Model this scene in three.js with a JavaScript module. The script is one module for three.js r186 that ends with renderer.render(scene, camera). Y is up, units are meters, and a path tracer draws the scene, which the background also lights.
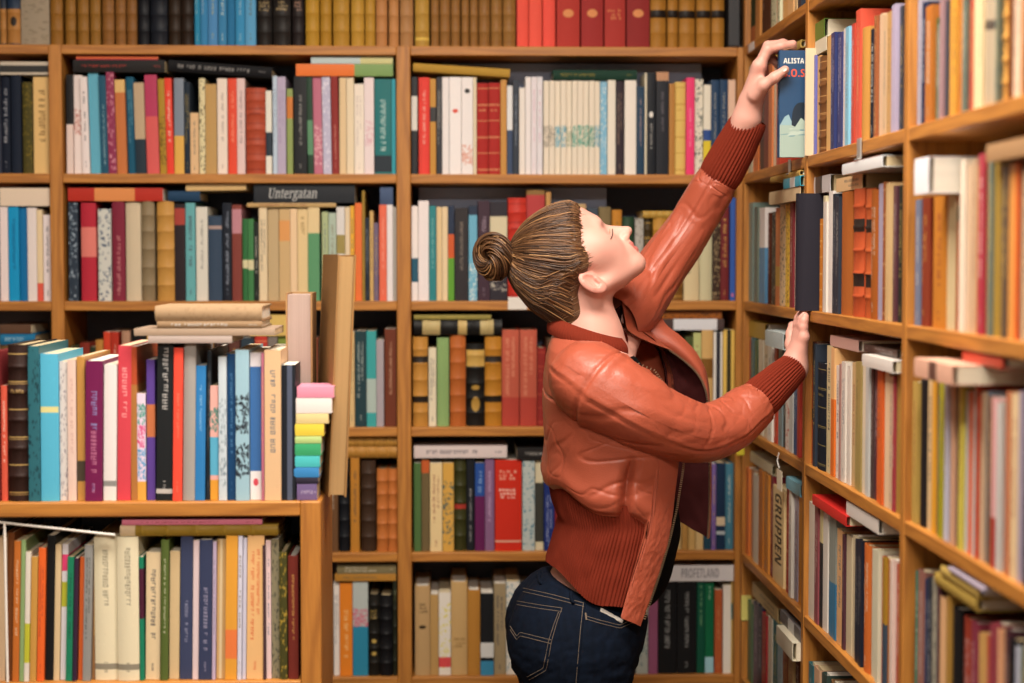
import * as THREE from 'three';
import { RoundedBoxGeometry } from 'three/addons/geometries/RoundedBoxGeometry.js';
import { mergeGeometries, mergeVertices, toCreasedNormals } from 'three/addons/utils/BufferGeometryUtils.js';
import { ImprovedNoise } from 'three/addons/math/ImprovedNoise.js';
import { RectAreaLightUniformsLib } from 'three/addons/lights/RectAreaLightUniformsLib.js';

// ---------------------------------------------------------------- camera, light, exposure
const FPX = 1780, VPX = 450, VPY = 258, EYE = 1.6;          // focal length and vanishing point in pixels of 1024 x 683
const scene = new THREE.Scene();
const camera = new THREE.PerspectiveCamera(2 * Math.atan(341.5 / FPX) * 180 / Math.PI, 1024 / 683, 0.1, 30);
camera.position.set(0, EYE, 0);
const PITCH = -Math.atan((341.5 - VPY) / FPX), YAW = -Math.atan((512 - VPX) / FPX * Math.cos(PITCH));     // turned a little to the side case and down
camera.rotation.set(PITCH, YAW, 0, 'YXZ');
camera.focus = 3.36; camera.userData.fStop = 2.3;
camera.updateProjectionMatrix(); camera.updateMatrixWorld();
const renderer = new THREE.WebGLRenderer({ antialias: true });
renderer.toneMapping = THREE.LinearToneMapping;
renderer.toneMappingExposure = 2.3;
renderer.outputColorSpace = THREE.SRGBColorSpace;
renderer.shadowMap.enabled = true; renderer.shadowMap.type = THREE.PCFSoftShadowMap;
scene.background = new THREE.Color(0x000000);
RectAreaLightUniformsLib.init();
// ceiling lamps of the shop: [x, z, width, length, radiance]
const CEIL = 3.05;
const LAMPS = [[0.05, -2.3, 1.2, 0.5, 18], [-1.45, -2.4, 0.9, 0.4, 3.5], [0.1, 0.3, 1.4, 0.5, 25], [-2.2, 0.2, 0.9, 0.4, 4.5]];
const LAMP_COLOR = new THREE.Color(1.0, 0.915, 0.81);

// ---------------------------------------------------------------- helpers
function rngOf(seed) { let s = (seed * 2654435761) >>> 0 || 1; return () => { s ^= s << 13; s >>>= 0; s ^= s >>> 17; s ^= s << 5; s >>>= 0; return s / 4294967296; }; }
const taken = {};
function numbered(name) { const n = taken[name] = (taken[name] ?? -1) + 1; return n ? name + '_' + String(n).padStart(3, '0') : name; }
function tag(o, label, category, group, kind) { if (label) o.userData.label = label; if (category) o.userData.category = category; if (group) o.userData.group = group; if (kind) o.userData.kind = kind; return o; }
function thing(name, label, category, group) { const g = new THREE.Group(); g.name = numbered(name); scene.add(g); return tag(g, label, category, group); }
function mesh(name, geo, mat, parent) { const m = new THREE.Mesh(geo, mat); m.name = name; m.castShadow = m.receiveShadow = true; parent.add(m); return m; }
function struct(name, geo, mat) { const m = mesh(name, geo, mat, scene); m.userData.kind = 'structure'; return m; }
// measurements: a photograph pixel on the plane z = -d
const VIEW = new THREE.Matrix4().makeRotationFromEuler(new THREE.Euler(PITCH, YAW, 0, 'YXZ'));
function sight(px, py) { const v = new THREE.Vector3((px - 512) / FPX, (341.5 - py) / FPX, -1).transformDirection(VIEW); return [v.x / -v.z, v.y / -v.z]; }
const px2x = (px, d, py = 341) => sight(px, py)[0] * d, px2y = (py, d, px = 512) => EYE + sight(px, py)[1] * d;
const sideD = (px, X, py = 341) => X / sight(px, py)[0];                // depth at which a pixel column meets the plane x = X
const V = (x, y, z) => new THREE.Vector3(x, y, z);
const clamp = (v, a, b) => Math.min(b, Math.max(a, v)), lerp = (a, b, t) => a + (b - a) * t;
const sstep = (a, b, t) => { t = clamp((t - a) / (b - a), 0, 1); return t * t * (3 - 2 * t); };
const perlin = new ImprovedNoise();
const noise3 = (x, y, z) => perlin.noise(x + 37.2, y + 11.7, z + 5.31) * 1.5;
function canvasOf(w, h, paint) { const c = document.createElement('canvas'); c.width = w; c.height = h; paint(c.getContext('2d'), w, h); return c; }
function texOf(c, srgb = true, rep) { const t = new THREE.CanvasTexture(c); if (srgb) t.colorSpace = THREE.SRGBColorSpace; t.magFilter = THREE.LinearFilter; if (rep) t.wrapS = t.wrapT = THREE.RepeatWrapping; return t; }

// wood: long grain along v, uv in metres (texture covers 0.25 x 1 m)
function woodCanvas(base, dark, seed) {
  return canvasOf(256, 1024, (g, w, h) => {
    const im = g.createImageData(w, h), r0 = seed * 17.3, a = new THREE.Color(base), b = new THREE.Color(dark);
    a.convertLinearToSRGB(); b.convertLinearToSRGB();
    for (let y = 0; y < h; y++) for (let x = 0; x < w; x++) {
      const yy = Math.min(y, h - y), wob = noise3(x * .02, yy * .006, r0) * 9;
      let t = .5 + .5 * Math.sin((x + wob) * .23 + noise3(x * .03, yy * .004, r0 + 5) * 3.2);
      t = .45 * t * t + .35 * (noise3(x * .55, yy * .02, r0 + 9) * .5 + .5) + .2 * (noise3(x * .05, yy * .011, r0 + 3) * .5 + .5);
      const i = (y * w + x) * 4;
      im.data[i] = 255 * lerp(a.r, b.r, t); im.data[i + 1] = 255 * lerp(a.g, b.g, t); im.data[i + 2] = 255 * lerp(a.b, b.b, t); im.data[i + 3] = 255;
    }
    g.putImageData(im, 0, 0);
  });
}
const woodTex = texOf(woodCanvas('#c48438', '#935a22', 1), true, true);
const M = {
  wood: new THREE.MeshStandardMaterial({ map: woodTex, roughness: .5 }),
  slate: new THREE.MeshStandardMaterial({ color: '#667089', roughness: .85 }),
  wall: new THREE.MeshStandardMaterial({ color: '#7d6f5e', roughness: .95 }),
  ceiling: new THREE.MeshStandardMaterial({ color: '#b4aa9c', roughness: .95 }),
  floor: new THREE.MeshStandardMaterial({ map: texOf(woodCanvas('#5c4530', '#453220', 2), true, true), roughness: .55 }),
  iron: new THREE.MeshStandardMaterial({ color: '#3a3a3c', roughness: .5, metalness: .6 }),
  steel: new THREE.MeshStandardMaterial({ color: '#b9b8b4', roughness: .4, metalness: .7 }),
  white: new THREE.MeshStandardMaterial({ color: '#e9e4dc', roughness: .7 }),
};
// rounded board with uv in metres, grain along its longest side
function board(w, h, d, r = .0025) {
  const g = new RoundedBoxGeometry(w, h, d, 2, r), p = g.attributes.position, n = g.attributes.normal, uv = g.attributes.uv;
  const L = w >= h && w >= d ? 0 : h >= d ? 1 : 2, o = Math.abs(Math.sin(w * 91 + h * 37 + d * 13)) * 3;
  for (let i = 0; i < p.count; i++) {
    const c = [p.getX(i), p.getY(i), p.getZ(i)], nn = [n.getX(i), n.getY(i), n.getZ(i)].map(Math.abs);
    const A = nn.indexOf(Math.max(...nn)); let s = [0, 1, 2].filter((k) => k !== L && k !== A)[0]; if (s === undefined) s = (L + 1) % 3;
    uv.setXY(i, c[s] / .25 + o, c[L] + o * 1.7);
  }
  return g;
}
function boardAt(name, parent, x0, x1, y0, y1, z0, z1, mat = M.wood, r) { const m = mesh(name, board(x1 - x0, y1 - y0, z1 - z0, r), mat, parent); m.position.set((x0 + x1) / 2, (y0 + y1) / 2, (z0 + z1) / 2); return m; }

// ---------------------------------------------------------------- the room
const RX = 0.69, BZ = -4.2, LZ = -2.92, DEP = 0.27, TH = 0.022;      // front planes: tall side case x, far case z, low case z
const ROOM = { x0: -3.4, x1: RX + DEP + .03, z0: BZ - DEP - .04, z1: 1.3 };
function slab(name, x0, x1, y0, y1, z0, z1, mat, sc = 1) { const g = new THREE.BoxGeometry(x1 - x0, y1 - y0, z1 - z0); const p = g.attributes.position, uv = g.attributes.uv; for (let i = 0; i < p.count; i++) uv.setXY(i, p.getX(i) * 2 * sc, p.getZ(i) * sc); const m = struct(name, g, mat); m.position.set((x0 + x1) / 2, (y0 + y1) / 2, (z0 + z1) / 2); return m; }
{
  const { x0, x1, z0, z1 } = ROOM, t = .1;
  tag(slab('floor', x0 - t, x1 + t, -t, 0, z0 - t, z1 + t, M.floor), 'brown wooden floor of the bookshop');
  tag(slab('ceiling', x0 - t, x1 + t, CEIL, CEIL + t, z0 - t, z1 + t, M.ceiling), 'pale plaster ceiling of the bookshop');
  tag(slab('wall_back', x0 - t, x1 + t, 0, CEIL, z0 - t, z0, M.wall), 'plain beige wall behind the wide bookcase');
  tag(slab('wall_right', x1, x1 + t, 0, CEIL, z0, z1, M.wall), 'plain beige wall behind the side bookcase');
  tag(slab('wall_left', x0 - t, x0, 0, CEIL, z0, z1, M.wall), 'plain beige wall at the far end of the wide bookcase');
  tag(slab('wall_front', x0 - t, x1 + t, 0, CEIL, z1, z1 + t, M.wall), 'plain beige wall facing the wide bookcase');
}
for (const [x, z, w, l, I] of LAMPS) {
  const t = thing('ceiling_lamp', 'flat rectangular ceiling lamp with a warm white diffuser', 'lamp', 'ceiling lamps of the shop'); t.position.set(x, CEIL, z);
  const f = mesh('housing', board(w + .06, .05, l + .06, .008), M.white, t); f.position.y = -.025;
  const d = mesh('diffuser', new THREE.BoxGeometry(w, .01, l), new THREE.MeshStandardMaterial({ color: '#ffffff', emissive: LAMP_COLOR, emissiveIntensity: 1.2, roughness: .6 }), t); d.position.y = -.053;
  const R = new THREE.RectAreaLight(LAMP_COLOR, I, w, l); R.name = 'lamp_light'; R.position.set(0, -.062, 0); R.rotation.x = -Math.PI / 2; t.add(R);
}

// ---------------------------------------------------------------- bookcases
const SH = [2.096, 1.797, 1.4985, 1.2, 0.9015, 0.603, 0.3045, 0.08];   // heights of the shelf tops, shared by all cases
const WPOST = [];
const wideCase = thing('bookcase', 'wide wooden bookcase with open shelves standing behind the woman', 'bookcase');
{
  const zb = BZ - DEP, t = .026;
  const posts = [[-1.723, -1.697], [px2x(51.5, 4.2), px2x(64.5, 4.2)], [px2x(397, 4.2), px2x(411, 4.2)], [px2x(736, 4.2), px2x(743, 4.2) + .012]];
  WPOST.push(...posts); posts.forEach(([a, b]) => boardAt('upright', wideCase, a, b, 0, SH[0], zb + .008, BZ));
  for (let k = 0; k < 3; k++) SH.forEach((y) => boardAt('shelf', wideCase, posts[k][1], posts[k + 1][0], y - TH, y, zb + .008, BZ - .001));
  boardAt('back_panel', wideCase, posts[0][0], posts[3][1], 0, SH[0], zb, zb + .008, M.slate, .001);
  boardAt('plinth', wideCase, posts[0][1], posts[3][0], 0, SH[7] - TH, BZ - .03, BZ - .012);
}
const PZ = [-4.182, -3.446, -2.686, -1.926];                          // post centres of the side case (z)
const sideCase = thing('bookcase', 'tall wooden bookcase along the side wall that the woman reaches into', 'bookcase');
{
  const xb = RX + DEP, H = 2.62;
  PZ.forEach((z) => boardAt('upright', sideCase, RX, xb - .008, 0, H, z - .0125, z + .0125));
  for (let k = 0; k < 3; k++) [2.4, ...SH].forEach((y) => boardAt('shelf', sideCase, RX + .001, xb - .008, y - TH, y, PZ[k] + .0125, PZ[k + 1] - .0125));
  boardAt('back_panel', sideCase, xb - .008, xb, 0, H, PZ[0] - .0125, PZ[3] + .0125, M.slate, .001);
  boardAt('top_board', sideCase, RX, xb, H, H + .022, PZ[0] - .0125, PZ[3] + .0125);
  boardAt('plinth', sideCase, RX + .012, RX + .03, 0, SH[7] - TH, PZ[0], PZ[3]);
}
const LX1 = px2x(320, 2.92), LX0 = -1.05;
const lowCase = thing('bookcase', 'low wooden bookcase with books crowded on its top', 'bookcase');
{
  const zb = LZ - .28;
  boardAt('upright', lowCase, LX1 - .034, LX1, 0, SH[3], zb, LZ);
  boardAt('upright', lowCase, LX0, LX0 + .034, 0, SH[3], zb, LZ);
  boardAt('top_board', lowCase, LX0 + .034, LX1 - .034, SH[3] - .024, SH[3], zb, LZ - .001);
  SH.slice(4).forEach((y) => boardAt('shelf', lowCase, LX0 + .034, LX1 - .034, y - TH, y, zb + .008, LZ - .002));
  boardAt('back_panel', lowCase, LX0 + .034, LX1 - .034, 0, SH[3] - .024, zb, zb + .008, M.slate, .001);
  boardAt('plinth', lowCase, LX0 + .034, LX1 - .034, 0, SH[7] - TH, LZ - .03, LZ - .012);
}
// ---------------------------------------------------------------- books
// spine art goes into shared atlas canvases: each book has a tile of 48 px spine and 8 px plain cover colour
const TW = 56, THH = 340, PER = 36, ROWS = 6, atlases = [];
let tileCount = 0;
function nextTile() {
  const n = tileCount++, a = Math.floor(n / (PER * ROWS)), k = n % (PER * ROWS);
  if (!atlases[a]) {
    const c = canvasOf(2048, 2048, (g) => { g.fillStyle = '#888'; g.fillRect(0, 0, 2048, 2048); }), t = texOf(c);
    atlases[a] = { c, g: c.getContext('2d'), matte: new THREE.MeshPhysicalMaterial({ map: t, roughness: .7, specularIntensity: .3 }), gloss: new THREE.MeshPhysicalMaterial({ map: t, roughness: .42, specularIntensity: .45 }), leather: new THREE.MeshPhysicalMaterial({ map: t, roughness: .5, specularIntensity: .45 }) };
  }
  return { a: atlases[a], x: (k % PER) * TW, y: Math.floor(k / PER) * THH };
}
const hex = (s) => '#' + s;
function shadeHex(s, f) { const c = new THREE.Color(hex(s)); const v = [c.r, c.g, c.b].map((q) => clamp(q * f, 0, 1)); return '#' + new THREE.Color(v[0], v[1], v[2]).getHexString(); }
// greeked lettering: rows of small strokes that read as an illegible title
function strokes(g, x, y, len, size, color, r, vertical = true) {
  g.fillStyle = color; let p = 0;
  while (p < len - size * .4) {
    if (r() < .16) { p += size * .55; continue; }
    const lw = size * (.35 + r() * .3), k = r();
    const put = (a, b, w, h) => vertical ? g.fillRect(x + b, y + p + a, h, w) : g.fillRect(x + p + a, y + b, w, h);
    const st = Math.max(1, size * .17);
    put(0, k < .3 ? size * .25 : 0, st, size * (k < .3 ? .75 : 1));
    if (k > .2) put(lw - st, size * .25, st, size * .75);
    if (k > .45) put(0, 0, lw, st); if (k < .6) put(0, size - st, lw, st); if (k > .75) put(0, size * .45, lw, st);
    p += lw + size * .22;
  }
}
function paintSpine(t, col, toks, r, kind) {
  const g = t.a.g, S = 48, H = THH;
  g.save(); g.beginPath(); g.rect(t.x, t.y, TW, H); g.clip(); g.translate(t.x, t.y);
  g.fillStyle = hex(col); g.fillRect(0, 0, TW, H);
  // cloth and wear: fine specks
  for (let i = 0; i < (kind === 'L' ? 260 : 90); i++) { g.globalAlpha = .05 + r() * .1; g.fillStyle = r() < .5 ? shadeHex(col, .6) : shadeHex(col, 1.5); g.fillRect(r() * TW, r() * H, 1 + r() * 3, 1 + r() * (kind === 'L' ? 9 : 4)); }
  g.globalAlpha = 1;
  for (const tk of toks) {
    const m = tk.match(/^([a-z])#([0-9a-f]{3,6})(?::([\d.]+)-([\d.]+))?(?::(.*))?$/); if (!m) continue;
    const c = hex(m[2]), a = +(m[3] ?? .14), b = +(m[4] ?? .68), txt = m[5];
    if (m[1] === 't') { const n = b - a > .5 && r() < .4 ? 2 : 1, sz = 9 + r() * 8; g.globalAlpha = .7; if (n === 2) { strokes(g, 11, H * a, H * (b - a), 9, c, r); strokes(g, 27, H * a, H * (b - a) * .7, 8, c, r); } else strokes(g, 24 - sz / 2, H * a, H * (b - a), sz, c, r); if (r() < .6) strokes(g, 20, H * .87, H * .07, 7, c, r); g.globalAlpha = 1; }
    if (m[1] === 'h') for (let k = 0; k < 3; k++) strokes(g, 7 + r() * 4, H * a + k * 13, 30, 9, c, r, false);
    if (m[1] === 'b') for (let k = 0; k < 6; k++) { g.fillStyle = c; const y = H * (.06 + k * .175); g.fillRect(0, y, S, 2.5); if (k % 2) g.fillRect(0, y + 5, S, 1.5); if (k === 1) strokes(g, 9, y + 18, 30, 8, c, r, false); }
    if (m[1] === 'k') { g.fillStyle = c; g.fillRect(0, H * a, TW * (a < .02 && b > .98 ? 0 : 1), H * (b - a)); }
    if (m[1] === 'e') { g.fillStyle = c; g.fillRect(0, H * a, S, H * (b - a)); }
    if (m[1] === 'v') { g.fillStyle = c; g.fillRect(S * a, 0, S * (b - a), H); }
    if (m[1] === 'q') for (let k = 0; k < 80; k++) { g.fillStyle = c; g.globalAlpha = .3 + r() * .5; g.beginPath(); g.ellipse(r() * S, H * lerp(m[3] ? a : 0, m[3] ? b : 1, r()), 1.5 + r() * 4, 1.5 + r() * 5, r() * 3, 0, 7); g.fill(); g.globalAlpha = 1; }
    if (m[1] === 'o') { g.fillStyle = c; g.beginPath(); g.ellipse(24, H * (a + b) / 2, 11, H * (b - a) / 2, 0, 0, 7); g.fill(); }
    if (m[1] === 'x' || m[1] === 'y') { g.save(); g.translate(24, H * a); g.rotate(Math.PI / 2); g.fillStyle = c; g.textBaseline = 'middle'; g.font = m[1] === 'y' ? 'italic 36px serif' : 'bold 40px sans-serif'; const w = g.measureText(txt).width; g.scale(H * (b - a) / w, .95); g.fillText(txt, 0, 0); g.restore(); }
  }
  g.fillStyle = toks.some((k) => k[0] === 'k') ? g.fillStyle : hex(col);
  if (!toks.some((k) => k[0] === 'k')) g.fillRect(S, 0, TW - S, H);
  g.restore();
}
const pageCanvas = canvasOf(128, 64, (g, w, h) => { const r = rngOf(77); for (let x = 0; x < w; x++) { const v = 232 + r() * 23; g.fillStyle = `rgb(${v | 0},${v | 0},${v | 0})`; g.fillRect(x, 0, 1, h); } });
const pageTex = texOf(pageCanvas, true, true);
const pageMats = ['#eadfc6', '#e0cfaa', '#d3bd92', '#efe8da'].map((c) => new THREE.MeshStandardMaterial({ color: c, map: pageTex, roughness: .9 }));
const unitBox = new THREE.BoxGeometry(1, 1, 1);

function coverGeometry(w, h, d, kind, tile, r) {
  const t = kind === 'P' ? Math.min(.0012, w * .12) : Math.min(.0028, w * .16), bulge = kind === 'P' ? .0006 : kind === 'L' ? Math.min(.2 * w, .007) : Math.min(.13 * w, .004);
  const n = kind === 'P' ? 3 : 6, hw = w / 2, z0 = -bulge;
  const arc = (k, hw, z0, bg) => { const s = k / n * 2 - 1; return [s * hw, z0 + bg * (1 - s * s)]; };
  const groove = kind === 'P' ? 0 : Math.min(.0016, w * .08);
  const path = (hw, z0, bg, back) => { const p = [[-hw, back], [-hw, z0 - .016], [-hw + groove, z0 - .009]]; for (let k = 0; k <= n; k++) p.push(arc(k, hw, z0, bg)); p.push([hw - groove, z0 - .009], [hw, z0 - .016], [hw, back]); return p; };
  const O = path(hw, z0, bulge, -d), I = path(hw - t, z0 - t, bulge, -d), N = O.length;
  const levels = [[0, 0], [h, 0]];
  if (kind === 'L') { levels.length = 0; levels.push([0, 0]); for (const f of [.16, .34, .52, .7, .86]) { const y = f * h; levels.push([y - .004, 0], [y - .0015, .0017], [y + .0015, .0017], [y + .004, 0]); } levels.push([h, 0]); }
  const P = [], U = [];
  const iu = (px) => (tile.x + px) / 2048, iv = (f) => 1 - (tile.y + 2 + (1 - f) * (THH - 4)) / 2048;
  const quad = (a, b, c, e, ua, ub, va, vb) => { P.push(...a, ...b, ...c, ...a, ...c, ...e); U.push(ua, va, ub, va, ub, vb, ua, va, ub, vb, ua, vb); };
  for (let i = 0; i < N - 1; i++) {
    const onSpine = i >= 3 && i < 3 + n, ua = onSpine ? iu(1 + 46 * (i - 3) / n) : iu(52), ub = onSpine ? iu(1 + 46 * (i - 2) / n) : iu(52);
    for (let l = 0; l < levels.length - 1; l++) {
      const [y0, o0] = levels[l], [y1, o1] = levels[l + 1]; if (!onSpine && l) continue;
      const ya = y0, yb = onSpine ? y1 : h;
      quad([O[i][0], ya, O[i][1] + (onSpine ? o0 : 0)], [O[i + 1][0], ya, O[i + 1][1] + (onSpine ? o0 : 0)], [O[i + 1][0], yb, O[i + 1][1] + (onSpine ? o1 : 0)], [O[i][0], yb, O[i][1] + (onSpine ? o1 : 0)], ua, ub, iv(ya / h), iv(yb / h));
    }
    quad([I[i + 1][0], 0, I[i + 1][1]], [I[i][0], 0, I[i][1]], [I[i][0], h, I[i][1]], [I[i + 1][0], h, I[i + 1][1]], iu(52), iu(52), iv(0), iv(1));
    quad([O[i][0], h, O[i][1]], [O[i + 1][0], h, O[i + 1][1]], [I[i + 1][0], h, I[i + 1][1]], [I[i][0], h, I[i][1]], iu(52), iu(52), iv(.99), iv(.99));
    quad([I[i][0], 0, I[i][1]], [I[i + 1][0], 0, I[i + 1][1]], [O[i + 1][0], 0, O[i + 1][1]], [O[i][0], 0, O[i][1]], iu(52), iu(52), iv(.01), iv(.01));
  }
  for (const s of [0, N - 1]) { const a = s ? I[s] : O[s], b = s ? O[s] : I[s]; quad([b[0], 0, b[1]], [a[0], 0, a[1]], [a[0], h, a[1]], [b[0], h, b[1]], iu(52), iu(52), iv(0), iv(1)); }
  const g = new THREE.BufferGeometry();
  g.setAttribute('position', new THREE.Float32BufferAttribute(P, 3)); g.setAttribute('uv', new THREE.Float32BufferAttribute(U, 2));
  g.computeVertexNormals();
  g.scale(100, 100, 100); const q = toCreasedNormals(g, .6); q.scale(.01, .01, .01); return { g: q, t, bulge };
}
const KIND = { H: 'hardcover_book', P: 'paperback_book', K: 'pocket_book', S: 'slim_paperback', L: 'leather_bound_book' }, KWORD = { H: 'hardcover', P: 'paperback', K: 'pocket paperback', S: 'slim paperback', L: 'leather-bound volume' };
const CNAMES = [['black', '161616'], ['charcoal', '3a3a3e'], ['dark brown', '40291b'], ['brown', '7a4a28'], ['tan', 'b98a50'], ['ochre', 'b5822a'], ['mustard', 'a8872c'], ['beige', 'c9b48c'], ['cream', 'e6d6b4'], ['ivory', 'e8e0cc'], ['white', 'ece8e4'], ['grey', '8e8e8e'], ['pale grey', 'c0bdb8'], ['navy', '1c2a45'], ['slate blue', '4a5570'], ['blue', '2b6cb0'], ['steel blue', '5a8aa8'], ['light blue', '86bcd4'], ['teal', '2a7f86'], ['dark teal', '1f4a52'], ['dark green', '1f3d2a'], ['green', '3f8a58'], ['pale green', 'a8bf9a'], ['olive', '6b6a2e'], ['yellow', 'e2c648'], ['orange', 'e0762c'], ['peach', 'e6b48c'], ['terracotta', 'b0603c'], ['red', 'c43a2e'], ['coral red', 'ea5a4a'], ['dark red', '8a2a24'], ['crimson', 'a8283c'], ['maroon', '5e1f2c'], ['pink', 'e08ca8'], ['hot pink', 'e8457c'], ['pale pink', 'e4cac4'], ['mauve', 'a07c94'], ['lavender', 'b8b2c8'], ['purple', '6b3a6e'], ['taupe', '857060']];
function lab(h) { const c = new THREE.Color(hex(h)); const X = .4124 * c.r + .3576 * c.g + .1805 * c.b, Y = .2126 * c.r + .7152 * c.g + .0722 * c.b, Z = .0193 * c.r + .1192 * c.g + .9505 * c.b; const f = Math.cbrt; return [116 * f(Y) - 16, 500 * (f(X / .95) - f(Y)), 200 * (f(Y) - f(Z / 1.09))]; }
const CL = CNAMES.map(([n, h]) => [n, lab(h)]);
function colorName(h) { const a = lab(h); let b = 1e9, o = ''; for (const [n, q] of CL) { const e = Math.hypot((a[0] - q[0]) * .8, a[1] - q[1], a[2] - q[2]); if (e < b) { b = e; o = n; } } return o; }
const ORD = ['', 'first', 'second', 'third', 'fourth', 'fifth', 'sixth', 'seventh', 'eighth', 'ninth', 'tenth'];
const ordinal = (n) => ORD[n] || n + (n % 10 === 1 && n !== 11 ? 'st' : n % 10 === 2 && n !== 12 ? 'nd' : n % 10 === 3 && n !== 13 ? 'rd' : 'th');
function detailOf(toks) {
  const bits = [];
  for (const tk of toks) {
    const m = tk.match(/^([a-z])#([0-9a-f]{3,6})/); if (!m) continue; const c = colorName(m[2].length === 3 ? m[2].replace(/./g, '$&$&') : m[2]);
    bits.push({ t: c + ' title', h: c + ' lettering', b: c + ' bands', k: c + ' panel', e: c + ' label', v: c + ' stripe', q: c + ' pattern', o: c + ' emblem', x: c + ' title', y: c + ' script title' }[m[1]]);
  }
  return bits[0] ? 'with ' + bits[0] : '';
}
let bookSeed = 1;
function makeBook(w, h, d, col, toks, kind) {
  const r = rngOf(bookSeed++ * 31 + 7);
  if (!toks.length && kind !== 'L' && r() < .72) { const L = lab(col)[0]; toks = ['t#' + (L > 55 ? ['3a3a44', '7a3030', '4a5a70', '6a5a40'][r() * 4 | 0] : ['e8e0d0', 'd8b860', 'e8e0d0', 'c8c8cc'][r() * 4 | 0])]; if (lab(col)[0] > 55 && r() < .4) toks = []; }
  const tile = nextTile(); paintSpine(tile, col, toks, r, kind);
  const { g, t } = coverGeometry(w, h, d, kind, tile, r);
  const b = new THREE.Group(); const nk = kind !== 'P' ? kind : h < .205 ? 'K' : w < .0155 ? 'S' : 'P'; b.name = numbered(KIND[nk]); scene.add(b); b.userData.category = 'book';
  mesh('cover', g, kind === 'L' ? tile.a.leather : kind === 'P' ? tile.a.gloss : tile.a.matte, b);
  const ins = kind === 'P' ? .0004 : .003, pm = pageMats[kind === 'L' ? 2 : (r() * 4) | 0];
  const pg = mesh('pages', unitBox, pm, b); pg.scale.set(w - 2 * t - .0004, h - 2 * ins, d - ins - t - .008); pg.position.set(0, h / 2, -(d - ins - t - .008) / 2 - t - .007);
  b.userData.info = { col, kind: nk, toks };
  return b;
}
const usedLabels = new Map();
function labelBook(b, where, group) {
  const { col, kind, toks } = b.userData.info; delete b.userData.info;
  const tries = [`${colorName(col)} ${KWORD[kind]} ${detailOf(toks)}, ${where}`, `${colorName(col)} ${KWORD[kind]}, ${where}`];
  let l = tries.find((s) => s.replace(/,/g, '').trim().split(/\s+/).length <= 16) ?? tries[1];
  l = l.replace(/\s+,/g, ',').replace(/\s+/g, ' '); b.userData.label = l; b.userData.group = group; usedLabels.set(l, (usedLabels.get(l) ?? 0) + 1);
}
const span = (a) => a.match(/^(-?[\d.]+)-(-?[\d.]+)$/).slice(1).map(Number);
// keep a book between the uprights of its bay
function inBay(face, plane, s0, s1) {
  const walls = face === 'x' ? PZ.map((z) => [z - .0125, z + .0125]) : plane === LZ ? [[LX0 - 1, LX0 + .034]] : plane === BZ ? WPOST : [], c = (s0 + s1) / 2;
  for (const [a, b] of walls) { if (c > (a + b) / 2) s0 = Math.max(s0, b + .0006); else s1 = Math.min(s1, a - .0006); }
  return [s0, s1];
}
// wide soft-cover blocks of the side case are several slim books side by side
const TONES = ['e0d2b4', 'c8a878', '8a3a34', '3c4650', 'b8743c', 'd8cfc4', '6a7468', 'a8803c', '52303a', 'd0b090', '7c5a3c', 'c0c0bc', '2c3440', 'b04c38'];
function slim(list) {
  const out = [];
  list.forEach((e, i) => {
    const [x0, x1] = span(e.a), n = e.rest.includes('H') || e.rest.includes('L') || e.rest.some((t) => t[0] === 'x') ? 1 : Math.max(1, Math.round((x1 - x0) / (x0 < 810 ? 4.2 : x0 < 910 ? 4.0 : 4.6)));
    if (n === 1) { out.push(e); return; }
    const r = rngOf(Math.round(x0 * 10) + i), ws = [...Array(n)].map(() => .6 + r()), sum = ws.reduce((a, b) => a + b, 0); let x = x0;
    ws.forEach((w, k) => { const nx = x + (x1 - x0) * w / sum, keep = k === 0 || r() < .3; out.push({ a: `${x.toFixed(2)}-${(nx - .15).toFixed(2)}`, rest: keep ? e.rest : [String(+e.rest[0] + Math.round((r() - .3) * 10)), TONES[(r() * TONES.length) | 0], 'P'] }); x = nx; });
  });
  return out;
}
function parse(spec) { return spec.trim().split('\n').map((l) => l.trim()).filter(Boolean).map((l) => { const [a, ...rest] = l.split(/\s+/); return { a, rest }; }); }
const depOf = (toks) => { const k = toks.find((t) => /^dep/.test(t)); return k ? +k.slice(3) : undefined; };
const autoKind = (toks, r) => { const k = toks.find((t) => /^[HPL]$/.test(t)); return k || (r() < .5 ? 'H' : 'P'); };
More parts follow.
